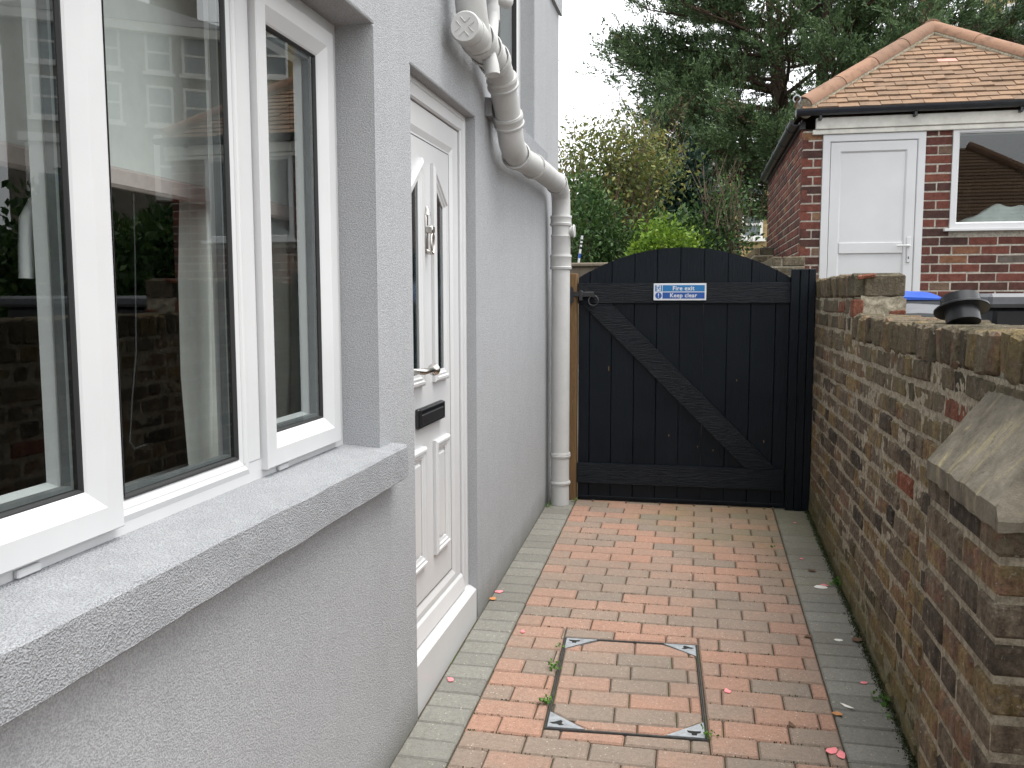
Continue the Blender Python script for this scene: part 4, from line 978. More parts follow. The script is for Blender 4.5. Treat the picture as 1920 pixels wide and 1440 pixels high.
def bin_(nm, lab, x, y, z0, w_, d_, h_, lid, body, rot=0):
    t = thing(nm, lab, 'wheelie bin', (x, y, z0)); t.rotation_euler = (0, 0, rot)
    def add(o): o.parent = t; return o
    mb = MB(); a_, b_ = w_ / 2, d_ / 2
    vs_ = [(-a_ * .8, -b_ * .8, 0.05), (a_ * .8, -b_ * .8, 0.05), (a_ * .8, b_ * .8, 0.05), (-a_ * .8, b_ * .8, 0.05), (-a_, -b_, h_ - 0.06), (a_, -b_, h_ - 0.06), (a_, b_, h_ - 0.06), (-a_, b_, h_ - 0.06)]
    add(mb.add(vs_, [(0, 3, 2, 1), (4, 5, 6, 7), (0, 1, 5, 4), (1, 2, 6, 5), (2, 3, 7, 6), (3, 0, 4, 7)]).build('bin_body', body))
    add(MB().bbox(-a_ - 0.025, a_ + 0.025, -b_ - 0.025, b_ + 0.025, h_ - 0.085, h_ - 0.05, b=0.01).build('rim', body))
    l = MB(); n_ = 8; vs_ = []
    for i in range(n_ + 1):
        u = i / n_; yy = -b_ - 0.03 + u * (d_ + 0.06); hgt = h_ - 0.045 + 0.05 * math.sin(math.pi * min(1, u * 1.1 + 0.02)) 
        vs_ += [(-a_ - 0.02, yy, h_ - 0.049), (-a_ + 0.02, yy, hgt), (0, yy, hgt + 0.012), (a_ - 0.02, yy, hgt), (a_ + 0.02, yy, h_ - 0.049)]
    fs_ = [(i * 5 + j, i * 5 + j + 1, (i + 1) * 5 + j + 1, (i + 1) * 5 + j) for i in range(n_) for j in range(4)] + [(0, 1, 2, 3, 4), tuple(n_ * 5 + j for j in (4, 3, 2, 1, 0))]
    add(l.add(vs_, fs_).build('lid', lid, None, True))
    add(MB().tube([(-a_ * .7, b_ + 0.06, h_ - 0.10), (a_ * .7, b_ + 0.06, h_ - 0.10)], 0.014, 8).build('handle', body))
    for s_ in (-1, 1): add(MB().tube([(s_ * a_ * .85, b_ * .8, 0.1), (s_ * (a_ * .85 + 0.05), b_ * .8, 0.1)], 0.10, 16).build('wheel', 'bplastic'))
    return t
bin_('wheelie_bin', 'grey wheelie bin with bright blue lid behind the brick wall', 1.21, 6.30, 0.47, 0.54, 0.60, 1.072, 'blue', 'gplastic', 0.25)
bin_('wheelie_bin', 'dark grey wheelie bin with grey lid next to the blue lidded one', 1.14, 5.15, 0.45, 0.52, 0.62, 1.01, 'gplastic', 'gplastic', -0.1)
ws = thing('storage_box', 'long dark grey lidded storage box behind the brick wall under the shed window', 'storage box', (2.25, 5.75, 0.45))
for nm, mat, a_ in (('box_body', 'bplastic', (-0.62, 0.75, -0.35, 0.35, 0.0, 1.0)), ('box_lid', 'gplastic', (-0.66, 0.79, -0.39, 0.39, 1.001, 1.08))):
    o = MB().bbox(*a_, b=0.02).build(nm, mat); o.parent = ws

# ------------------------------------------------------------------ brick shed
YF = 8.1; SX0, SX1 = 0.87, 3.42; SYB = 11.9; SZ0 = 0.40
shed = thing('brick_shed', 'red brick outbuilding with hipped clay tile roof, white door and window', 'shed', (SX0, YF, SZ0))
SHI = Matrix.Translation((-SX0, -YF, -SZ0))
def SH(o): o.parent = shed; o.matrix_parent_inverse = SHI; return o
DX0, DX1, DZ1 = 1.038, 1.856, 2.890; WX0, WX1, WZ0, WZ1 = 2.066, 3.03, 2.072, 2.915
mb = MB(); yc = YF + 0.0035
for (a_, b_, c_, d_) in ((SX0 + 0.006, DX0, SZ0, 2.93), (DX1, WX0, SZ0, 2.93), (WX0, WX1, SZ0, WZ0), (WX1, SX1, SZ0, 2.93)): mb.box(a_, b_, yc, yc + 0.2, c_, d_)
mb.box(SX0 + 0.006, SX0 + 0.2, yc + 0.2005, SYB, SZ0, 2.98); mb.box(SX1 - 0.2, SX1, yc + 0.2005, SYB, SZ0, 2.98); mb.box(SX0 + 0.2005, SX1 - 0.2005, SYB - 0.2, SYB, SZ0, 2.98)
SH(mb.build('wall', 'rmortar'))
rs_v = variants(0.215, 0.10, 0.064, 'red', 6, 0.004, 0.0015); rh_v = variants(0.1025, 0.10, 0.064, 'red', 4, 0.004, 0.0015); rq_v = {}
def rbrick(x0, x1, z):
    L = x1 - x0
    if abs(L - 0.215) < 0.003: me = rng.choice(rs_v)
    elif abs(L - 0.1025) < 0.003: me = rng.choice(rh_v)
    else:
        key = round(L, 3)
        if key not in rq_v: rq_v[key] = variants(key, 0.10, 0.064, 'red', 2, 0.004, 0.0015)
        me = rng.choice(rq_v[key])
    SH(link('brick', me, None, None, ((x0 + x1) / 2, YF + 0.05 + rng.uniform(-0.0015, 0.0015), z + rng.uniform(-0.001, 0.001))))
def fill(x0, x1, z, pattern):
    x = x0; i = 0
    while x < x1 - 0.02:
        L = min(pattern[i % len(pattern)], x1 - x); 
        if x1 - (x + L) < 0.03: L = x1 - x
        rbrick(x + 0.0, x + L - (0.0 if x + L > x1 - 1e-6 else 0.0), z); x += L + 0.010; i += 1
r_i = 0; z = 2.885
while z > 0.9:
    if r_i % 2 == 0: fill(SX0, DX0 - 0.004, z, [0.17])
    else: fill(SX0, DX0 - 0.004, z, [0.088, 0.07])
    if z > WZ0 - 0.02:
        if r_i % 2 == 0: fill(DX1 + 0.002, WX0 - 0.002, z, [0.093, 0.105])
        else: fill(DX1 + 0.002, WX0 - 0.002, z, [0.206])
        fill(WX1 + 0.002, SX1, z, [0.19])
    else:
        if z > 1.3:
            ph = [0.135, 0.215] if r_i % 2 == 0 else [0.068, 0.155, 0.215]
            x = DX1 + 0.002; first = ph[:-1]
            fill(x, SX1, z, first + [0.215] * 9)
    z -= 0.0755; r_i += 1
sb = MB()                                             # bricks of the receding side wall, too small to pick apart
z = 2.93; r_i = 0
while z > 0.9:
    y = YF + (0.0 if r_i % 2 else 0.104)
    while y < SYB:
        L = 0.215 if True else 0.1; t = MB().bbox(SX0, SX0 + 0.05, y + 0.001, min(y + L, SYB), z - 0.032, z + 0.032, 0.004); d = rng.uniform(-0.002, 0.002); sb.add([(a_ + d, b_, c_) for a_, b_, c_ in t.v], t.f); y += L + 0.010
    z -= 0.0755; r_i += 1
SH(sb.build('side_bricks', 'red', kind='stuff'))
SH(MB().box(SX0 - 0.02, SX0 + 0.03, YF + 0.1, SYB, 2.965, 3.03).build('side_fascia', 'gutter'))
# fascia, beading, gutters
SH(MB().bbox(0.972, SX1 + 0.05, YF - 0.045, YF + 0.02, 2.935, 3.03, b=0.004).build('fascia', 'fascia')); SH(MB().bbox(0.948, SX1 + 0.05, YF - 0.030, YF + 0.018, 2.893, 2.933, b=0.004).build('fascia_bead', 'fascia'))
def gutter(pts, nm, rad=0.045):
    p0, p1 = Vector(pts[0]), Vector(pts[1]); d = (p1 - p0).normalized(); s_ = d.cross(Vector((0, 0, 1))).normalized(); vs_, fs_ = [], []
    prof = [(rad * math.cos(a_), rad * math.sin(a_)) for a_ in [math.pi + math.pi * i / 10 for i in range(11)]]; prof = prof + [(u * 0.9, v_ * 0.9) for u, v_ in prof[::-1]]
    for p in (p0, p1):
        for u, v_ in prof: vs_.append(p + s_ * u + Vector((0, 0, v_)))
    n_ = len(prof)
    fs_ = [(i, (i + 1) % n_, n_ + (i + 1) % n_, n_ + i) for i in range(n_)] + [tuple(range(n_)), tuple(range(2 * n_ - 1, n_ - 1, -1))]
    return SH(MB().add(vs_, fs_).build(nm, 'gutter'))
g1 = gutter([(0.800, YF - 0.095, 3.090), (SX1 + 0.1, YF - 0.095, 3.094)], 'gutter', 0.05)
SH(MB().bbox(0.796, 0.802, YF - 0.146, YF - 0.043, 3.036, 3.096, b=0.002).build('gutter_stop_end', 'gutter'))
for x in (1.0, 1.75, 2.55, 3.2):
    SH(MB().bbox(x - 0.012, x + 0.012, YF - 0.10, YF - 0.04, 3.005, 3.045, b=0.003).build('gutter_bracket', 'gutter'))
gutter([(0.815, YF + 0.02, 3.035), (0.815, SYB - 0.1, 3.030)], 'side_gutter', 0.052)
for y in (8.45, 9.2, 10.0, 10.9, 11.6): 
    o = MB().tube([(0.815, y, 3.033), (0.815, y + 0.05, 3.033)], 0.056, 14).build('gutter_joint', 'gutter'); SH(o)
# roof
EY, EX, EZ = YF - 0.10, 0.82, 3.085; HWID = 1.325; RISE = 0.93; AX, AY, AZ = EX + HWID, EY + HWID, EZ + RISE
rb = MB(); ridge_b = SYB + 0.1 - HWID
rb.add([(EX, EY + 0.02, EZ - 0.03), (EX + 2 * HWID, EY + 0.02, EZ - 0.03), (AX, AY, AZ - 0.03), (AX, ridge_b, AZ - 0.03), (EX, SYB + 0.1, EZ - 0.03), (EX + 2 * HWID, SYB + 0.1, EZ - 0.03)], [(0, 1, 2), (0, 2, 3, 4), (1, 5, 3, 2), (4, 3, 5)])
roof = SH(rb.build('roof', 'tile'))
SLEN = math.hypot(HWID, RISE); pitch = math.atan2(RISE, HWID); ncr = 17; gauge = SLEN / ncr
tile_v = {}
def tile_me(wd):
    key = round(wd, 2)
    if key not in tile_v:
        lst = []
        for q in range(2):
            t = MB().bbox(-wd / 2 + 0.0015, wd / 2 - 0.0015, 0.0, 0.17, 0.0, 0.019, b=0.0015); r_ = random.Random(q + int(wd * 999)); me = mesh([(a_, b_ + r_.uniform(-.003, .003) * (b_ < 0.05), c_ - 0.004 * math.cos(3.0 * a_ / wd) + r_.uniform(-.0015, .0015)) for a_, b_, c_ in t.v], t.f); fixn(me); me.materials.append(MT['tile']); lst.append(me)
        tile_v[key] = lst
    return rng.choice(tile_v[key])
TW = 0.168; nt_ = 0
for c in range(ncr):
    s0 = c * gauge - 0.02; hw_ = HWID * (1 - max(0.0, s0 + 0.03) / SLEN) - 0.02
    x = -hw_; offc = (c % 2) * TW / 2; edges_ = [-hw_]
    q = math.ceil((-hw_ - offc) / TW)
    while q * TW + offc < hw_:
        if q * TW + offc > -hw_ + 0.03: edges_.append(q * TW + offc)
        q += 1
    if hw_ - edges_[-1] < 0.03 and len(edges_) > 1: edges_.pop()
    edges_.append(hw_)
    for a_, b_ in zip(edges_[:-1], edges_[1:]):
        if b_ - a_ < 0.02: continue
        me = tile_me(b_ - a_); up_ = 0.012 + rng.uniform(-0.003, 0.006); s1 = s0 + rng.uniform(-0.006, 0.006)
        y_ = EY + s1 * math.cos(pitch) - up_ * math.sin(pitch) * 0; z_ = EZ + s1 * math.sin(pitch) + up_
        o = link('tile', me, None, None, (AX + (a_ + b_) / 2, y_, z_), (pitch - 0.12, rng.uniform(-0.012, 0.012), rng.uniform(-0.012, 0.012)))
        if c == 9 and abs((a_ + b_) / 2 - 0.0) < 0.09 and nt_ == 0:
            nt_ = 1; o.material_slots[0].link = 'OBJECT'; o.material_slots[0].material = MT['pinktile']
        o.parent = roof; o.matrix_parent_inverse = Matrix.Identity(4)
def hip(p0, p1, n_, rad, nm='hip_tile'):
    p0, p1 = Vector(p0), Vector(p1); d = (p1 - p0); L = d.length; d.normalize(); s_ = d.cross(Vector((0, 0, 1))).normalized(); u_ = s_.cross(d).normalized()
    for i in range(n_):
        a_ = p0 + d * (L * i / n_ - 0.012); b_ = p0 + d * (L * (i + 1) / n_ + 0.018); vs_, fs_ = [], []
        for p, rr in ((a_, rad), (b_, rad * 0.94)):
            for q in range(13):
                an = math.pi * q / 12; vs_.append(p + s_ * (rr * math.cos(an)) + u_ * (rr * 0.95 * math.sin(an)))
            for q in range(13):
                an = math.pi * (12 - q) / 12; vs_.append(p + s_ * ((rr - .014) * math.cos(an)) + u_ * ((rr - .014) * 0.95 * math.sin(an)))
        k_ = 26; fs_ = [(q, (q + 1) % k_, k_ + (q + 1) % k_, k_ + q) for q in range(k_)] + [tuple(range(k_)), tuple(range(2 * k_ - 1, k_ - 1, -1))]
        o = MB().add(vs_, fs_).build(nm, 'hip', None, True); o.parent = roof
    m_ = MB().tube([p0 + Vector((0, 0, -0.02)), p1 + Vector((0, 0, -0.02))], rad * 0.93, 12).build('hip_bedding', 'mortar'); m_.parent = roof
hip((EX + 0.05, EY + 0.05, EZ + 0.045), (AX, AY, AZ + 0.03), 4, 0.092); hip((EX + 2 * HWID - 0.05, EY + 0.05, EZ + 0.045), (AX, AY, AZ + 0.03), 4, 0.092); hip((AX, AY - 0.03, AZ + 0.033), (AX, ridge_b, AZ + 0.033), 4, 0.092, 'ridge_tile')
ir = MB().tube([(EX + 0.03 - 0.045 + 0.03 * math.cos(t) * (1 - 0.0 * t), EY + 0.02, EZ + 0.10 + 0.03 * math.sin(t)) for t in [math.radians(-60 + 25 * i) for i in range(13)]], 0.006, 6); ir.tube([(EX + 0.0, EY + 0.02, EZ + 0.075), (EX + 0.04, EY + 0.05, EZ + 0.0)], 0.006, 6)
o = ir.build('hip_iron', 'steel', None, True); o.parent = roof
# shed door
def yframe(x0, x1, z0, z1, prof):
    v, f = frame_mesh(x0, x1, z0, z1, prof); return [(y, x, z) for (y, x, z) in [(a_[1], a_[0], a_[2]) for a_ in v]], f
def XF(x0, x1, z0, z1, prof, nm, mat, par=None):
    v, f = frame_mesh(x0, x1, z0, z1, prof); o = MB().add([(b_, a_, c_) for a_, b_, c_ in v], f).build(nm, mat); 
    if par: o.parent = par
    else: SH(o)
    return o
sdoor = XF(DX0, DX1, 0.80, DZ1, [(0.0, YF + 0.12), (0.0, YF - 0.012), (0.055, YF - 0.012), (0.062, YF - 0.004), (0.062, YF + 0.12)], 'shed_door', 'upvc')
XF(DX0 + 0.066, DX1 - 0.066, 0.84, DZ1 - 0.066, [(0.0, YF + 0.05), (0.0, YF - 0.006), (0.075, YF - 0.006), (0.088, YF + 0.006), (0.088, YF + 0.05)], 'door_leaf', 'upvc', sdoor)
o = MB().bbox(DX0 + 0.153, DX1 - 0.153, YF - 0.006, YF + 0.04, 1.885, 1.978, b=0.004).build('mid_rail', 'upvc'); o.parent = sdoor
for za, zb in ((0.92, 1.886), (1.977, DZ1 - 0.153)):
    o = MB().box(DX0 + 0.15, DX1 - 0.15, YF + 0.008, YF + 0.03, za, zb).build('door_panel', 'upvc'); o.parent = sdoor
hb = MB().bbox(1.738, 1.768, YF - 0.016, YF - 0.005, 1.805, 2.02, b=0.003); hb.tube([(1.753, YF - 0.01, 1.945), (1.753, YF - 0.05, 1.945), (1.74, YF - 0.052, 1.945), (1.65, YF - 0.05, 1.945)], 0.009, 8)
o = hb.build('door_handle', 'upvc', None, True); o.parent = sdoor
o = MB().bbox(1.749, 1.757, YF - 0.018, YF - 0.0155, 1.835, 1.855, b=0.001).build('key_slot', 'darkhole'); o.parent = sdoor
# shed window
sw = XF(WX0, WX1, WZ0 + 0.012, WZ1, [(0.0, YF + 0.12), (0.0, YF - 0.014), (0.040, YF - 0.014), (0.052, YF - 0.004), (0.052, YF + 0.1)], 'shed_window', 'upvc')
o = link('pane', mesh([(WX0 + 0.045, YF + 0.014, WZ0 + 0.055), (WX1 - 0.045, YF + 0.014, WZ0 + 0.055), (WX1 - 0.045, YF + 0.014, WZ1 - 0.045), (WX0 + 0.045, YF + 0.014, WZ1 - 0.045)], [(0, 1, 2, 3)]), 'glass'); o.parent = sw
o = MB().bbox(2.02, WX1 + 0.05, YF - 0.05, YF + 0.05, WZ0 - 0.012, WZ0 + 0.010, b=0.003).build('window_ledge', 'upvc'); o.parent = sw
SH(MB().box(SX0 + 0.21, SX1 - 0.21, YF + 0.22, SYB - 0.21, 0.42, 0.46).build('shed_floor', 'dark')); SH(MB().box(SX0 + 0.21, SX1 - 0.21, YF + 0.22, SYB - 0.21, 2.96, 2.98).build('shed_ceiling', 'room'))
vs_, fs_ = [], []
for i in range(31):
    for j in range(15):
        u, v_ = i / 30, j / 14; x = 2.16 + 0.84 * u; y = YF + 0.28 + 0.5 * v_; h_ = 2.02 + 0.30 * min(1, u * 2.2) ** 0.6 * (0.4 + 0.6 * math.sin(math.pi * min(1, v_ + 0.25))) + noise.noise(Vector((x * 7, y * 7, 0))) * 0.05
        vs_.append((x, y, h_ if j > 0 else 1.95))
for i in range(30):
    for j in range(14): fs_.append((i * 15 + j, (i + 1) * 15 + j, (i + 1) * 15 + j + 1, i * 15 + j + 1))
tag(link('dust_sheet', mesh(vs_, fs_, True), 'blanket'), 'pale crumpled sheet heaped inside the shed window', 'sheet')
tag(MB().bbox(2.0, 3.19, YF + 0.24, YF + 0.85, 1.2, 1.94, b=0.01).build('workbench', 'greywood'), 'timber bench inside the shed under the pale sheet', 'bench')

# ------------------------------------------------------------------ trees and shrubs
npr = np.random.default_rng(11)
def leaf_mesh(cent, size, aspect, dirs, mat, bend=0.25):
    """cent (n,3); each leaf a bent two-quad strip"""
    n_ = len(cent); d = dirs / (np.linalg.norm(dirs, axis=1, keepdims=True) + 1e-9)
    r_ = npr.normal(size=(n_, 3)); s_ = np.cross(d, r_); s_ /= (np.linalg.norm(s_, axis=1, keepdims=True) + 1e-9); up_ = np.cross(s_, d)
    L = size * npr.uniform(0.6, 1.35, (n_, 1)); W_ = L * aspect
    v = np.empty((n_, 4, 3)); v[:, 0] = cent; v[:, 1] = cent + d * L * 0.5 + s_ * W_ * 0.5 + up_ * L * bend * 0.3; v[:, 2] = cent + d * L - up_ * L * bend * 0.2; v[:, 3] = cent + d * L * 0.5 - s_ * W_ * 0.5 + up_ * L * bend * 0.3
    me = bpy.data.meshes.new('leaves'); me.vertices.add(n_ * 4); me.vertices.foreach_set('co', v.reshape(-1).astype(np.float32))
    me.loops.add(n_ * 4); me.loops.foreach_set('vertex_index', np.arange(n_ * 4, dtype=np.int32))
    me.polygons.add(n_); me.polygons.foreach_set('loop_start', np.arange(0, n_ * 4, 4, dtype=np.int32)); me.polygons.foreach_set('loop_total', np.full(n_, 4, dtype=np.int32))
    me.update(); me.validate(); me.materials.append(MT[mat] if isinstance(mat, str) else mat); return me
MT['conifer'] = m_leaf('conifer_leaf', [(0.15, (0.040, 0.070, 0.034)), (0.5, (0.074, 0.126, 0.056)), (0.8, (0.115, 0.182, 0.074)), (0.97, (0.165, 0.23, 0.086))], 0.2)
MT['deadneedle'] = m_leaf('dead_foliage', [(0.2, (0.06, 0.045, 0.028)), (0.9, (0.13, 0.085, 0.05))], 0.1)
MT['yleaf'] = m_leaf('yellowing_leaf', [(0.15, (0.055, 0.085, 0.025)), (0.5, (0.115, 0.145, 0.04)), (0.8, (0.20, 0.21, 0.06)), (0.95, (0.27, 0.18, 0.06))], 0.3)
MT['gleaf'] = m_leaf('shrub_leaf', [(0.15, (0.018, 0.045, 0.014)), (0.6, (0.045, 0.10, 0.025)), (0.95, (0.09, 0.15, 0.035))], 0.25)
MT['lime'] = m_leaf('lime_leaf', [(0.15, (0.06, 0.125, 0.014)), (0.6, (0.13, 0.23, 0.024)), (0.95, (0.23, 0.33, 0.04))], 0.35)
MT['dleaf'] = m_leaf('dark_laurel_leaf', [(0.15, (0.007, 0.018, 0.013)), (0.7, (0.015, 0.038, 0.024)), (0.95, (0.03, 0.06, 0.035))], 0.1, 0.4)
MT['bark'] = m_bark('conifer_bark', (0.075, 0.055, 0.042)); MT['twig'] = m_bark('grey_twig', (0.17, 0.13, 0.095)); MT['rtwig'] = m_bark('brown_twig', (0.10, 0.065, 0.05))

def conifer(base, H_, R_, zlow, nl, lab, seed, clump=0.42, density=1.0, nm='cypress_tree', lean=(0, 0), squash=0.72, lsize=0.062, extra=()):
    r_ = random.Random(seed); t = thing(nm, lab, 'tree', base)
    tk = MB(); ax_ = lambda z: Vector((lean[0] * (z / H_) ** 1.3, lean[1] * z / H_, z))
    stems = []
    for s_ in range(4):                       # a few stems rising from one butt
        an = s_ * 1.7 + r_.random(); sp_ = 0.12 + 0.10 * r_.random()
        pts = [ax_(z) + Vector((math.cos(an), math.sin(an), 0)) * sp_ * (z ** 0.9) * 0.6 for z in np.linspace(0, H_ * (0.75 + 0.25 * r_.random()), 9)]
        stems.append(pts); tk.tube(pts, [max(0.02, 0.17 * (1 - i / 9.5)) for i in range(9)], 8)
    cents, dirs, dead_c, dead_d = [], [], [], []
    tw = MB()
    def spray(p, out, ln, n_, dead=False):
        e = p + out * ln + Vector((0, 0, ln * 0.12)); side = out.cross(Vector((0, 0, 1))).normalized()
        tw.tube([p, (p + e) / 2 - Vector((0, 0, 0.02)), e], [0.011, 0.007, 0.003], 4, False)
        # plumes: feathery fans along the shoot
        k_ = max(5, n_ // 26)
        for q in range(k_):
            f = r_.uniform(0.2, 1.0); c = p + (e - p) * f + Vector((r_.gauss(0, 1), r_.gauss(0, 1), r_.gauss(0, 0.7))) * ln * 0.16
            dv = (out + side * r_.uniform(-1.1, 1.1) + Vector((r_.uniform(-.4, .4), r_.uniform(-.4, .4), r_.uniform(-0.1, 0.9)))).normalized()
            m_ = n_ // k_; tt = npr.uniform(0, 1, (m_, 1)); L = ln * r_.uniform(0.22, 0.42)
            cc = np.array(c) + tt * np.array(dv) * L + npr.normal(size=(m_, 3)) * 0.030 * (1.25 - tt)
            dd = np.array(dv)[None] * 1.0 + npr.normal(size=(m_, 3)) * 0.42
            (dead_c if dead else cents).append(cc); (dead_d if dead else dirs).append(dd)
    for i in range(nl + len(extra)):
        f = (i + 0.5) / nl; z0 = zlow + (H_ * 0.97 - zlow) * f ** 1.25 if i < nl else extra[i - nl][0]; st_ = r_.choice(stems)
        j = min(7, int(z0 / H_ * 9)); p0 = Vector((st_[j].x, st_[j].y, z0))
        az = i * 2.39996 + r_.uniform(-0.4, 0.4); zz = (z0 - zlow) / (H_ - zlow)
        L = R_ * (1.0 - squash * zz ** 1.5) * r_.uniform(0.75, 1.08); rise = r_.uniform(0.0, 0.28) + 0.35 * zz
        if i >= nl: az, L, rise = extra[i - nl][1], extra[i - nl][2], extra[i - nl][3]
        pts = [p0]; d = Vector((math.cos(az), math.sin(az), rise)).normalized()
        for q in range(7):
            pts.append(pts[-1] + d * (L / 7)); d = (d + Vector((r_.uniform(-.16, .16), r_.uniform(-.16, .16), r_.uniform(-0.06, 0.10)))).normalized()
        tk.tube(pts, [0.045 * (1 - q / 8.2) * (0.6 + 0.5 * (1 - zz)) + 0.005 for q in range(8)], 6)
        for q in range(2, 8):
            for s_ in range(4 if q < 5 else 5):
                p = pts[q] + Vector((r_.uniform(-.12, .12), r_.uniform(-.12, .12), 0)); out = (d + Vector((r_.uniform(-1, 1), r_.uniform(-1, 1), r_.uniform(-0.35, 0.75)))).normalized()
                n_ = int((330 if q >= 4 else 190) * density * r_.uniform(0.6, 1.3))
                dead = (q == 2 and r_.random() < 0.6) or r_.random() < 0.06
                spray(p, out, clump * r_.uniform(0.9, 1.9), n_ // 3 if dead else n_, dead)
    tk.build('trunk', 'bark', t, True); tw.build('twigs', 'rtwig', t)
    link('crown', leaf_mesh(np.concatenate(cents), lsize, 0.36, np.concatenate(dirs), 'conifer'), None, t)
    if dead_c: link('dead_foliage', leaf_mesh(np.concatenate(dead_c), lsize, 0.25, np.concatenate(dead_d), 'deadneedle'), None, t)
    return t
conifer((1.95, 18.0, 0.85), 9.4, 3.2, 2.5, 84, 'large dark green spreading cypress tree behind the gate and shed', 3, 0.45, 0.80, lean=(-0.2, 0), squash=0.35, extra=[(2.5 + 0.42 * q_, math.pi + 0.45 * math.sin(q_ * 2.1) + (0.35 if q_ % 2 else -0.1), 3.0 + 0.25 * math.sin(q_ * 1.3), 0.12 + 0.05 * (q_ % 3)) for q_ in range(13)] + [(2.2, 3.5, 2.2, 0.0), (2.3, 2.6, 2.0, 0.02), (2.1, 4.1, 2.2, -0.02), (2.6, 4.6, 2.5, 0.05)])
conifer((4.4, 22.0, 1.0), 12.0, 3.0, 3.8, 40, 'tall open cypress with bare stems behind the shed roof ridge', 8, 0.45, 0.55, lean=(0.3, 0), lsize=0.075)
conifer((7.9, 24.0, 1.1), 7.4, 2.2, 1.8, 30, 'smaller bushy cypress at the right behind the shed roof', 15, 0.45, 0.6, lsize=0.075)

def shrub(nm, lab, base, blobs, leaf, size, aspect, n_, twig='twig', nstem=9, cat='shrub', stem_r=0.02, seed=1, up_=0.3, spread=1.0, tips=None):
    r_ = random.Random(seed); t = thing(nm, lab, cat, base); b = Vector(base)
    C_, D_ = [], []; tk = MB()
    tot = sum(bl_[1][0] * bl_[1][1] * bl_[1][2] for bl_ in blobs)
    for (c_, rad) in blobs:
        k_ = int(n_ * rad[0] * rad[1] * rad[2] / tot); c_ = np.array(c_) - np.array(base); rad = np.array(rad)
        nc = max(6, k_ // 55)
        cc = npr.normal(size=(nc, 3)); cc /= np.linalg.norm(cc, axis=1, keepdims=True); cc *= npr.uniform(0.35, 1.0, (nc, 1)) ** 0.5
        for q in range(nc):
            m_ = k_ // nc; p = c_ + cc[q] * rad * npr.uniform(0.75, 1.05); C_.append(p + npr.normal(size=(m_, 3)) * size * 1.35 * spread); D_.append(npr.normal(size=(m_, 3)) * 0.7 + cc[q] * 0.8 + np.array([0, 0, up_]))
        for q in range(max(3, nstem // len(blobs))):
            e = Vector(c_ + cc[q % nc] * rad); m1 = e * 0.35 + Vector((r_.uniform(-.1, .1), r_.uniform(-.1, .1), 0.1)); m2 = e * 0.72 + Vector((r_.uniform(-.12, .12), r_.uniform(-.12, .12), 0.08))
            tk.tube(smoothpath([(r_.uniform(-.06, .06), r_.uniform(-.06, .06), 0), m1, m2, e], 1), [stem_r * f_ for f_ in np.linspace(1, 0.22, 8)][:len(smoothpath([(0, 0, 0), m1, m2, e], 1))], 6, False)
    if tips:
        for q in range(tips):
            (c_, rad) = r_.choice(blobs); p = Vector(c_) - b + Vector((r_.uniform(-1, 1) * rad[0], r_.uniform(-1, 1) * rad[1], r_.uniform(0.0, 0.8) * rad[2])); d = Vector((r_.uniform(-.5, .5), r_.uniform(-.5, .5), 1)).normalized()
            tk.tube([p, p + d * 0.3, p + d * 0.6 + Vector((r_.uniform(-.06, .06), 0, 0))], [0.006, 0.004, 0.002], 4, False)
    o = tk.build('stems', twig, t, True)
    link('foliage', leaf_mesh(np.concatenate(C_), size, aspect, np.concatenate(D_), leaf), None, t)
    return t
shrub('buddleia_bush', 'tall half bare bush with yellowing leaves and twisted stems behind the gate', (-0.80, 11.0, 0.6), [((-1.15, 11.0, 3.15), (0.55, 0.5, 0.55)), ((-0.65, 11.1, 3.0), (0.50, 0.5, 0.42)), ((-1.5, 11.2, 2.75), (0.35, 0.4, 0.5)), ((-1.1, 10.9, 2.6), (0.5, 0.4, 0.35))], 'yleaf', 0.066, 0.42, 8000, 'twig', 40, 'bush', 0.034, 2, -0.2, 1.9, 80)
shrub('green_shrub', 'mid green shrub beside the downpipe behind the gate', (-1.1, 9.6, 0.5), [((-1.12, 9.6, 2.2), (0.30, 0.35, 0.45)), ((-0.85, 9.7, 2.0), (0.32, 0.35, 0.33)), ((-1.25, 9.8, 2.55), (0.22, 0.3, 0.25))], 'gleaf', 0.055, 0.4, 7000, 'twig', 14, 'shrub', 0.016, 3)
shrub('lime_shrub', 'bright lime green shrub just above the gate', (-0.37, 9.4, 0.5), [((-0.37, 9.4, 2.08), (0.26, 0.3, 0.20)), ((-0.16, 9.4, 2.02), (0.16, 0.25, 0.14)), ((-0.45, 9.4, 1.95), (0.25, 0.3, 0.2))], 'lime', 0.05, 0.5, 4200, 'twig', 10, 'shrub', 0.012, 4)
shrub('laurel_shrub', 'dark green evergreen laurel standing behind the lime shrub', (-0.2, 14.5, 0.7), [((-0.30, 14.5, 3.25), (0.42, 0.5, 0.55)), ((0.0, 14.6, 2.75), (0.50, 0.5, 0.40)), ((-0.45, 14.4, 2.55), (0.45, 0.5, 0.45)), ((0.15, 14.6, 2.35), (0.3, 0.4, 0.35))], 'dleaf', 0.11, 0.5, 12000, 'rtwig', 12, 'shrub', 0.03, 5)
shrub('twiggy_bush', 'brown twiggy bush with sparse leaves against the shed side', (0.62, 13.2, 0.6), [((0.45, 13.2, 2.35), (0.42, 0.4, 0.32)), ((0.30, 13.4, 2.75), (0.28, 0.4, 0.35))], 'gleaf', 0.07, 0.5, 1500, 'twig', 30, 'bush', 0.014, 6, 0.2, 2.0, 90)
shrub('ivy_mound', 'dark leafy mound behind the left side of the gate', (-1.5, 13.0, 0.6), [((-1.3, 13.0, 2.2), (0.9, 0.5, 0.8)), ((-0.5, 13.3, 2.1), (0.8, 0.5, 0.6))], 'gleaf', 0.10, 0.5, 14000, 'twig', 10, 'shrub', 0.02, 7)
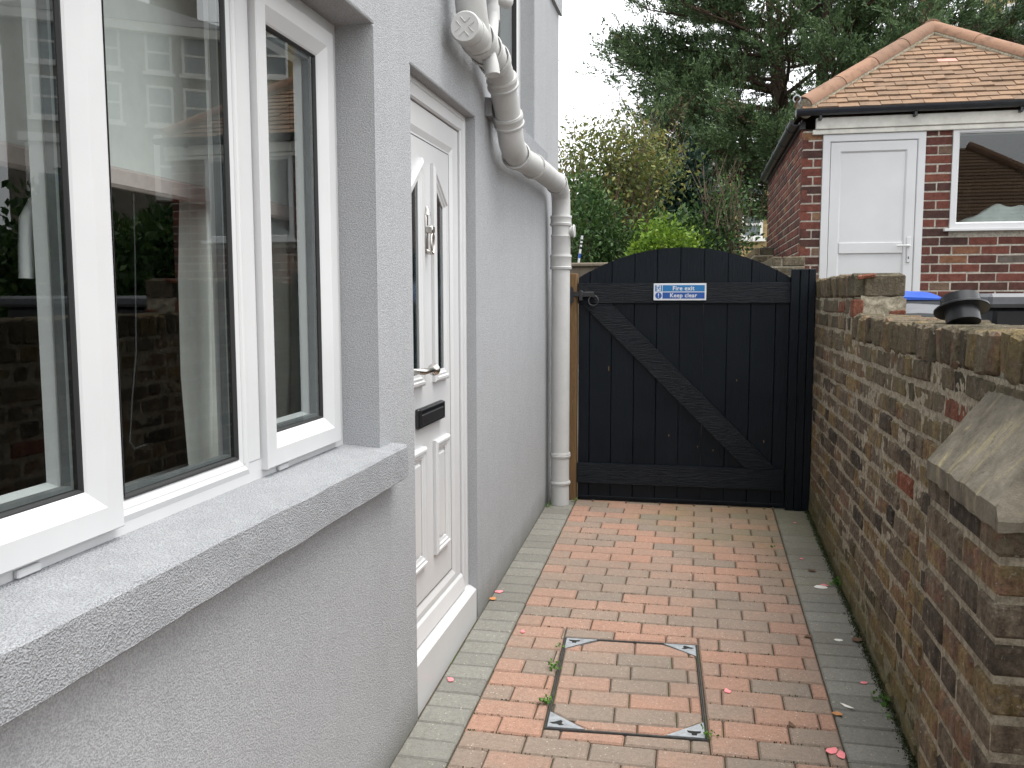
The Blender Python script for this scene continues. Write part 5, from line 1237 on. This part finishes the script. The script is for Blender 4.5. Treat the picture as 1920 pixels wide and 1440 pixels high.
# evergreens across the street that the window mirrors
shrub('evergreen_bush', 'big rounded evergreen bush mirrored in the left pane of the window', (8.3, 12.2, 0.6), [((8.3, 12.2, 2.35), (0.75, 0.8, 0.75)), ((8.6, 12.0, 1.5), (1.2, 0.9, 0.8))], 'gleaf', 0.16, 0.6, 9000, 'twig', 8, 'bush', 0.03, 8)
shrub('garden_hedge', 'loose dark hedge mirrored in the centre pane of the window', (6.2, 12.4, 0.6), [((6.4, 12.4, 1.9), (0.7, 0.7, 0.75)), ((5.5, 12.6, 1.6), (0.7, 0.6, 0.6)), ((7.2, 12.5, 1.5), (0.7, 0.6, 0.8))], 'gleaf', 0.16, 0.6, 11000, 'twig', 8, 'hedge', 0.03, 9)

# ------------------------------------------------------------------ houses in the distance
def house_far(nm, lab, origin, ang, width, depth, z0, eave, brick, cols, rows, roof='slate', hipped=True, rise=2.2, chim=None, doorx=None, bay=None, wsz=(0.95, 1.45)):
    t = thing(nm, lab, 'house', (origin[0], origin[1], z0)); t.rotation_euler = (0, 0, ang)
    E_ = eave - z0
    def A(o): o.parent = t; return o
    A(MB().box(-width / 2, width / 2, 0, depth, 0, E_).build('wall', brick))
    e_ = 0.35; w2, r_ = width / 2 + e_, rise
    i_ = min(w2, depth / 2 + e_) if hipped else 0.0
    A(MB().add([(-w2, -e_, E_), (w2, -e_, E_), (w2, depth + e_, E_), (-w2, depth + e_, E_), (-w2 + i_, depth / 2, E_ + r_), (w2 - i_, depth / 2, E_ + r_)], [(0, 1, 5, 4), (1, 2, 5), (2, 3, 4, 5), (3, 0, 4), (0, 3, 2, 1)]).build('roof', roof))
    A(MB().box(-w2 + 0.02, w2 - 0.02, -e_ + 0.02, depth + e_ - 0.02, E_ - 0.35, E_ - 0.01).build('eaves_board', 'wpaint'))
    for zc_ in rows:
        for xc in cols:
            a_, b_ = wsz; zz = zc_ - z0
            fv, ff = frame_mesh(xc - a_ / 2, xc + a_ / 2, zz - b_ / 2, zz + b_ / 2, [(0.0, 0.0), (0.0, -0.06), (0.09, -0.06), (0.09, -0.01)])
            wn = A(MB().add([(q[1], q[0], q[2]) for q in fv], ff).build('window', 'wpaint'))
            o = MB().box(xc - a_ / 2 + 0.08, xc + a_ / 2 - 0.08, -0.02, -0.005, zz - b_ / 2 + 0.08, zz + b_ / 2 - 0.08).build('pane', 'sashglass'); o.parent = wn
            o = MB().box(xc - a_ / 2 + 0.05, xc + a_ / 2 - 0.05, -0.05, -0.021, zz - 0.04, zz + 0.04).build('meeting_rail', 'wpaint'); o.parent = wn
            o = MB().box(xc - a_ / 2 - 0.1, xc + a_ / 2 + 0.1, -0.12, -0.001, zz - b_ / 2 - 0.12, zz - b_ / 2 - 0.005).build('sill', 'wpaint'); o.parent = wn
    if chim:
        o = A(MB().box(chim - 0.9, chim + 0.9, depth / 2 - 0.4, depth / 2 + 0.4, E_ + 0.3, E_ + r_ + 1.3).build('chimney', brick))
        for q in range(4):
            p_ = MB().tube([(chim - 0.6 + q * 0.4, depth / 2, E_ + r_ + 1.3), (chim - 0.6 + q * 0.4, depth / 2, E_ + r_ + 1.75)], 0.13, 10).build('chimney_pot', 'hip'); p_.parent = o
    if roof == 'tile':                       # courses of the tiled front slope
        sl_ = math.hypot(depth / 2 + e_, r_); cm = MB()
        for q in range(22):
            u0, u1 = q / 22, (q + 1) / 22; g0, g1 = (w2 - i_ * u0), (w2 - i_ * u1); y0_, y1_ = -e_ + (depth / 2 + e_) * u0, -e_ + (depth / 2 + e_) * u1; z0_, z1_ = E_ + r_ * u0, E_ + r_ * u1
            cm.add([(-g0, y0_, z0_ + 0.045), (g0, y0_, z0_ + 0.045), (g1, y1_, z1_ + 0.012), (-g1, y1_, z1_ + 0.012), (-g0, y0_, z0_ + 0.005), (g0, y0_, z0_ + 0.005)], [(0, 1, 2, 3), (4, 5, 1, 0)])
        A(cm.build('tile_courses', 'tile')); A(MB().box(-w2, w2, -e_ - 0.12, -e_ - 0.01, E_ - 0.1, E_ + 0.0).build('gutter', 'gutter'))
        for s_ in (-1, 1): A(MB().tube([(s_ * w2, -e_, E_ + 0.06), (s_ * (w2 - i_), depth / 2, E_ + r_ + 0.06)], 0.13, 10).build('hip_tiles', 'hip'))
    if doorx is not None:
        A(MB().box(doorx - 0.9, doorx + 0.9, -0.5, -0.001, 0, 3.5).build('porch', 'wpaint')); A(MB().box(doorx - 1.1, doorx + 1.1, -0.7, -0.002, 3.501, 3.8).build('porch_cornice', 'wpaint'))
        A(MB().box(doorx - 0.5, doorx + 0.5, -0.52, -0.501, 0, 2.4).build('door', 'bluedoor'))
    if bay is not None:
        o = A(MB().box(bay - 1.2, bay + 1.2, -0.7, -0.001, 1.6, 4.0).build('bay_window', 'wpaint'))
        for q in range(3):
            for s_ in range(2):
                p_ = MB().box(bay - 1.05 + q * 0.72, bay - 0.42 + q * 0.72, -0.72, -0.701, 1.85 + s_ * 1.05, 2.8 + s_ * 1.05).build('pane', 'sashglass'); p_.parent = o
    return t
A38 = math.radians(-38)
house_far('terrace_house', 'grey brick three storey house across the street, mirrored in the left panes', (19.9, 29.6), A38, 7.8, 8, 3.6, 11.75, 'greybrick', [-2.6, -1.3, 0.5, 2.6], [10.75, 8.8], 'slate', True, 2.2, -2.2, 2.4, -2.2)
house_far('terrace_house', 'ochre brick house mirrored in the narrow right-hand pane', (11.9, 31.0), math.radians(-28), 6.5, 9, 3.4, 12.6, 'yellowbrick', [-2.2, 0.0, 2.2], [10.2, 7.2], 'slate', True, 2.2, None, None, None)
house_far('villa', 'yellow stock brick house seen through the trees beside the shed', (1.0, 34.0), 0.06, 7.5, 9, 1.6, 6.6, 'yellowbrick', [-2.4, -0.8, 0.95], [5.65, 4.2], 'slate', True, 1.3, None, None, None, (0.78, 1.0))
house_far('villa', 'pale brick house at the right edge behind the trees', (12.6, 33.0), -0.2, 6.5, 8, 2.0, 9.9, 'yellowbrick', [-2.0, 0.5], [8.6, 6.0], 'slate', True, 2.0, -1.0, None, None)
house_far('garage', 'low tiled garage mirrored in the shed window', (6.6, -7.5), math.pi, 6.0, 5.0, -0.4, 3.3, 'red', [-1.6, 1.4], [2.0], 'tile', True, 2.2, None, None, None, (1.1, 1.2))
# overhead wires
def wire(a_, b_, sag, lab):
    a_, b_ = Vector(a_), Vector(b_); pts = [a_ + (b_ - a_) * (i / 16) - Vector((0, 0, sag * 4 * (i / 16) * (1 - i / 16))) for i in range(17)]
    tag(MB().tube(pts, 0.009, 5).build('overhead_wire', 'iron'), lab, 'wire', 'overhead wires')
wire((-12, 25, 7.65), (14, 25, 10.0), 0.35, 'uppermost thin wire crossing the sky beside the house'); wire((-12, 25.3, 7.45), (14, 25.3, 9.9), 0.4, 'second thin wire just under the uppermost one'); wire((-12, 25, 6.0), (14, 26, 9.6), 0.4, 'lowest thin wire, touching the tree tops')
# sleepers and stake behind the gate
sl = thing('sleeper_wall', 'low weathered timber sleeper wall behind the left gate post', 'wall', (-1.0, 7.0, 0.3))
for k_ in range(6):
    o = MB().bbox(-1.6, -0.70, 7.0 + rng.uniform(-0.01, 0.01), 7.25, 1.63 - k_ * 0.13, 1.755 - k_ * 0.13, b=0.008).build('sleeper', 'greywood'); o.parent = sl; o.matrix_parent_inverse = Matrix.Translation((1.0, -7.0, -0.3))
o = MB().bbox(-1.65, -0.68, 6.97, 7.28, 1.757, 1.785, b=0.006).build('capping_board', 'greywood'); o.parent = sl; o.matrix_parent_inverse = Matrix.Translation((1.0, -7.0, -0.3))
stk = thing('garden_stake', 'thin striped white and blue stake standing behind the downpipe', 'stake', (-0.985, 7.32, 1.6))
for k_, (h0, h1, m_) in enumerate(((0.0, 0.2, 'post'), (0.2, 0.235, 'white'), (0.235, 0.275, 'blue'), (0.275, 0.31, 'white'), (0.31, 0.33, 'iron'), (0.33, 0.345, 'white'), (0.345, 0.36, 'iron'), (0.36, 0.375, 'white'), (0.375, 0.39, 'iron'), (0.39, 0.42, 'white'))):
    o = MB().tube([(0.13 * h0, 0, h0), (0.13 * h1, 0, h1)], 0.009, 8).build('stake_band', m_); o.parent = stk

# ------------------------------------------------------------------ litter, weeds and moss on the paving
def flake(nm, lab, cat, x, y, pts, mat, grp=None, z=0.004, rot=0.0, curl=0.4):
    vs_ = []; c_, s_ = math.cos(rot), math.sin(rot)
    for (u, v_) in pts: vs_.append((u * c_ - v_ * s_, u * s_ + v_ * c_, curl * (u * u + v_ * v_) * 12 + GY * (u * s_ + v_ * c_)))
    n_ = len(vs_); vs_ += [(a_, b_, d - 0.0009) for a_, b_, d in vs_]
    fs_ = [tuple(range(n_)), tuple(range(2 * n_ - 1, n_ - 1, -1))] + [(i, (i + 1) % n_, n_ + (i + 1) % n_, n_ + i) for i in range(n_)]
    o = link(nm, mesh(vs_, fs_), mat, None, (x, y, gz(y) + z)); return tag(o, lab, cat, grp)
def blob(r_, n_=9, e=0.35, a=1.0): return [(r_ * a * math.cos(t) * (1 + e * rng.uniform(-1, 1)), r_ * math.sin(t) * (1 + e * rng.uniform(-1, 1))) for t in [2 * math.pi * i / n_ for i in range(n_)]]
PG = 'pink petals on the paving'
for (x, y, s_, lab) in ((-0.845, 3.77, 0.013, 'pink petal on the grey border by the far door jamb'), (-0.835, 2.93, 0.012, 'pink petal on the grey border in front of the door threshold'), (0.131, 3.024, 0.011, 'pale pink petal right of the manhole cover'), (0.425, 2.70, 0.014, 'large torn pink petal at the bottom right of the paving'), (0.452, 2.682, 0.013, 'deep pink petal touching the large torn one'), (0.60, 3.17, 0.009, 'tiny pink petal on the right grey border below the weed'), (0.59, 4.105, 0.011, 'pink petal at the wall foot beside the small weed'), (0.53, 4.45, 0.008, 'tiny pink petal halfway along the right grey border'), (0.56, 5.05, 0.007, 'tiny pink petal on the right border near the gate'), (-0.66, 3.376, 0.008, 'tiny pink petal on the red pavers near the door')):
    flake('petal', lab, 'petal', x, y, blob(s_, 8, 0.35, 1.5), 'petal', PG, 0.003, rng.uniform(0, 3))
for (x, y, s_, m_, lab) in ((-0.852, 3.68, 0.014, 'orange', 'orange leaf scrap below the pink petal by the far door jamb'), (0.474, 2.93, 0.013, 'orange', 'yellow brown leaf on the joint of the right border'), (0.452, 3.525, 0.012, 'deadleaf', 'dark curled leaf on the joint of the right border'), (0.633, 3.52, 0.020, 'deadleaf', 'brown dead leaf against the wall foot'), (0.325, 2.83, 0.011, 'deadleaf', 'dark crumb of leaf between two red pavers'), (0.07, 4.68, 0.008, 'deadleaf', 'small dark leaf in the middle of the far paving'), (0.56, 4.28, 0.014, 'deadleaf', 'thin dark leaf on the right grey border')):
    flake('fallen_leaf', lab, 'leaf', x, y, blob(s_, 7, 0.4, 1.3), m_, 'fallen leaves on the paving', 0.003, rng.uniform(0, 3), 1.2)
flake('feather', 'small white feather on the right grey border', 'feather', 0.512, 2.99, [(-0.022, 0.0), (-0.012, 0.006), (0.006, 0.008), (0.022, 0.004), (0.03, 0.0), (0.020, -0.005), (0.0, -0.006)], 'feather', None, 0.003, -0.7)
for (x, y, s_, lab) in ((0.575, 4.08, 0.020, 'pale bird dropping on the right grey border'), (0.565, 3.52, 0.010, 'small pale dropping on the right border'), ):
    flake('bird_dropping', lab, 'dropping', x, y, blob(s_, 9, 0.3, 1.5), 'feather', 'bird droppings', 0.0015, 0, 0)
def weed(x, y, n_, sz, lab, hgt=0.02):
    t = thing('weed', lab, 'weed', (x, y, gz(y)), 'weeds in the joints'); c_ = npr.normal(size=(n_, 3)) * np.array([sz * 0.7, sz * 0.7, hgt * 0.35]) + np.array([0, 0, hgt * 0.6]); c_[:, 2] = np.abs(c_[:, 2]) + 0.001
    link('leaves', leaf_mesh(c_, sz * 0.8, 0.75, npr.normal(size=(n_, 3)) + np.array([0, 0, 0.3]), 'weed'), None, t)
weed(0.640, 3.05, 22, 0.026, 'leafy green weed at the wall foot on the near right'); weed(0.645, 4.12, 24, 0.022, 'green weed at the wall foot beside the pink petal'); weed(-0.845, 5.14, 16, 0.018, 'green weed at the foot of the downpipe'); weed(-0.475, 2.83, 40, 0.016, 'clump of weed along the lower left edge of the manhole cover'); weed(-0.487, 3.08, 40, 0.015, 'clump of weed along the middle left edge of the manhole cover'); weed(-0.492, 3.25, 16, 0.012, 'small weed near the upper left edge of the manhole cover'); weed(0.062, 2.72, 22, 0.014, 'weed at the lower right corner of the manhole cover'); weed(0.63, 2.93, 14, 0.013, 'small weed at the wall foot near the buttress'); weed(0.40, 4.58, 8, 0.012, 'tiny weed in a joint of the far right pavers'); weed(-0.71, 5.27, 12, 0.013, 'small weed at the foot of the timber post')
# moss along the wall foot and in the joints
def strip(n_, fx, nm, lab):
    y = npr.uniform(2.2, 5.3, n_); x = fx(y); z = y * GY; c_ = np.stack([x, y, z + npr.uniform(0, 0.008, n_)], 1)
    o = link(nm, leaf_mesh(c_, 0.0065, 0.8, npr.normal(size=(n_, 3)) + np.array([0, 0, 0.6]), 'moss')); return tag(o, lab, 'moss', None, 'stuff')
strip(5200, lambda y: 0.658 - np.abs(npr.normal(size=len(y))) * 0.010, 'wall_foot_moss', 'dark moss along the foot of the brick wall')
jn = 4000; jy = npr.integers(0, 31, jn); yy_ = V0 - R * jy + npr.normal(size=jn) * 0.001; xx_ = npr.uniform(XL, XR, jn); msk = np.array([noise.noise(Vector((a_ * 2.5, b_ * 2.5, 3.3))) > 0.12 for a_, b_ in zip(xx_, yy_)])
inn_ = (np.abs(xx_ - mh_c.x) < 0.25) & (np.abs(yy_ - mh_c.y) < 0.34); msk &= ~inn_
o = link('joint_moss', leaf_mesh(np.stack([xx_, yy_, yy_ * GY - 0.004], 1)[msk], 0.006, 0.7, npr.normal(size=(int(msk.sum()), 3)) * 0.5 + np.array([0, 0, 0.8]), 'moss')); tag(o, 'fine green moss in the joints between pavers', 'moss', None, 'stuff')
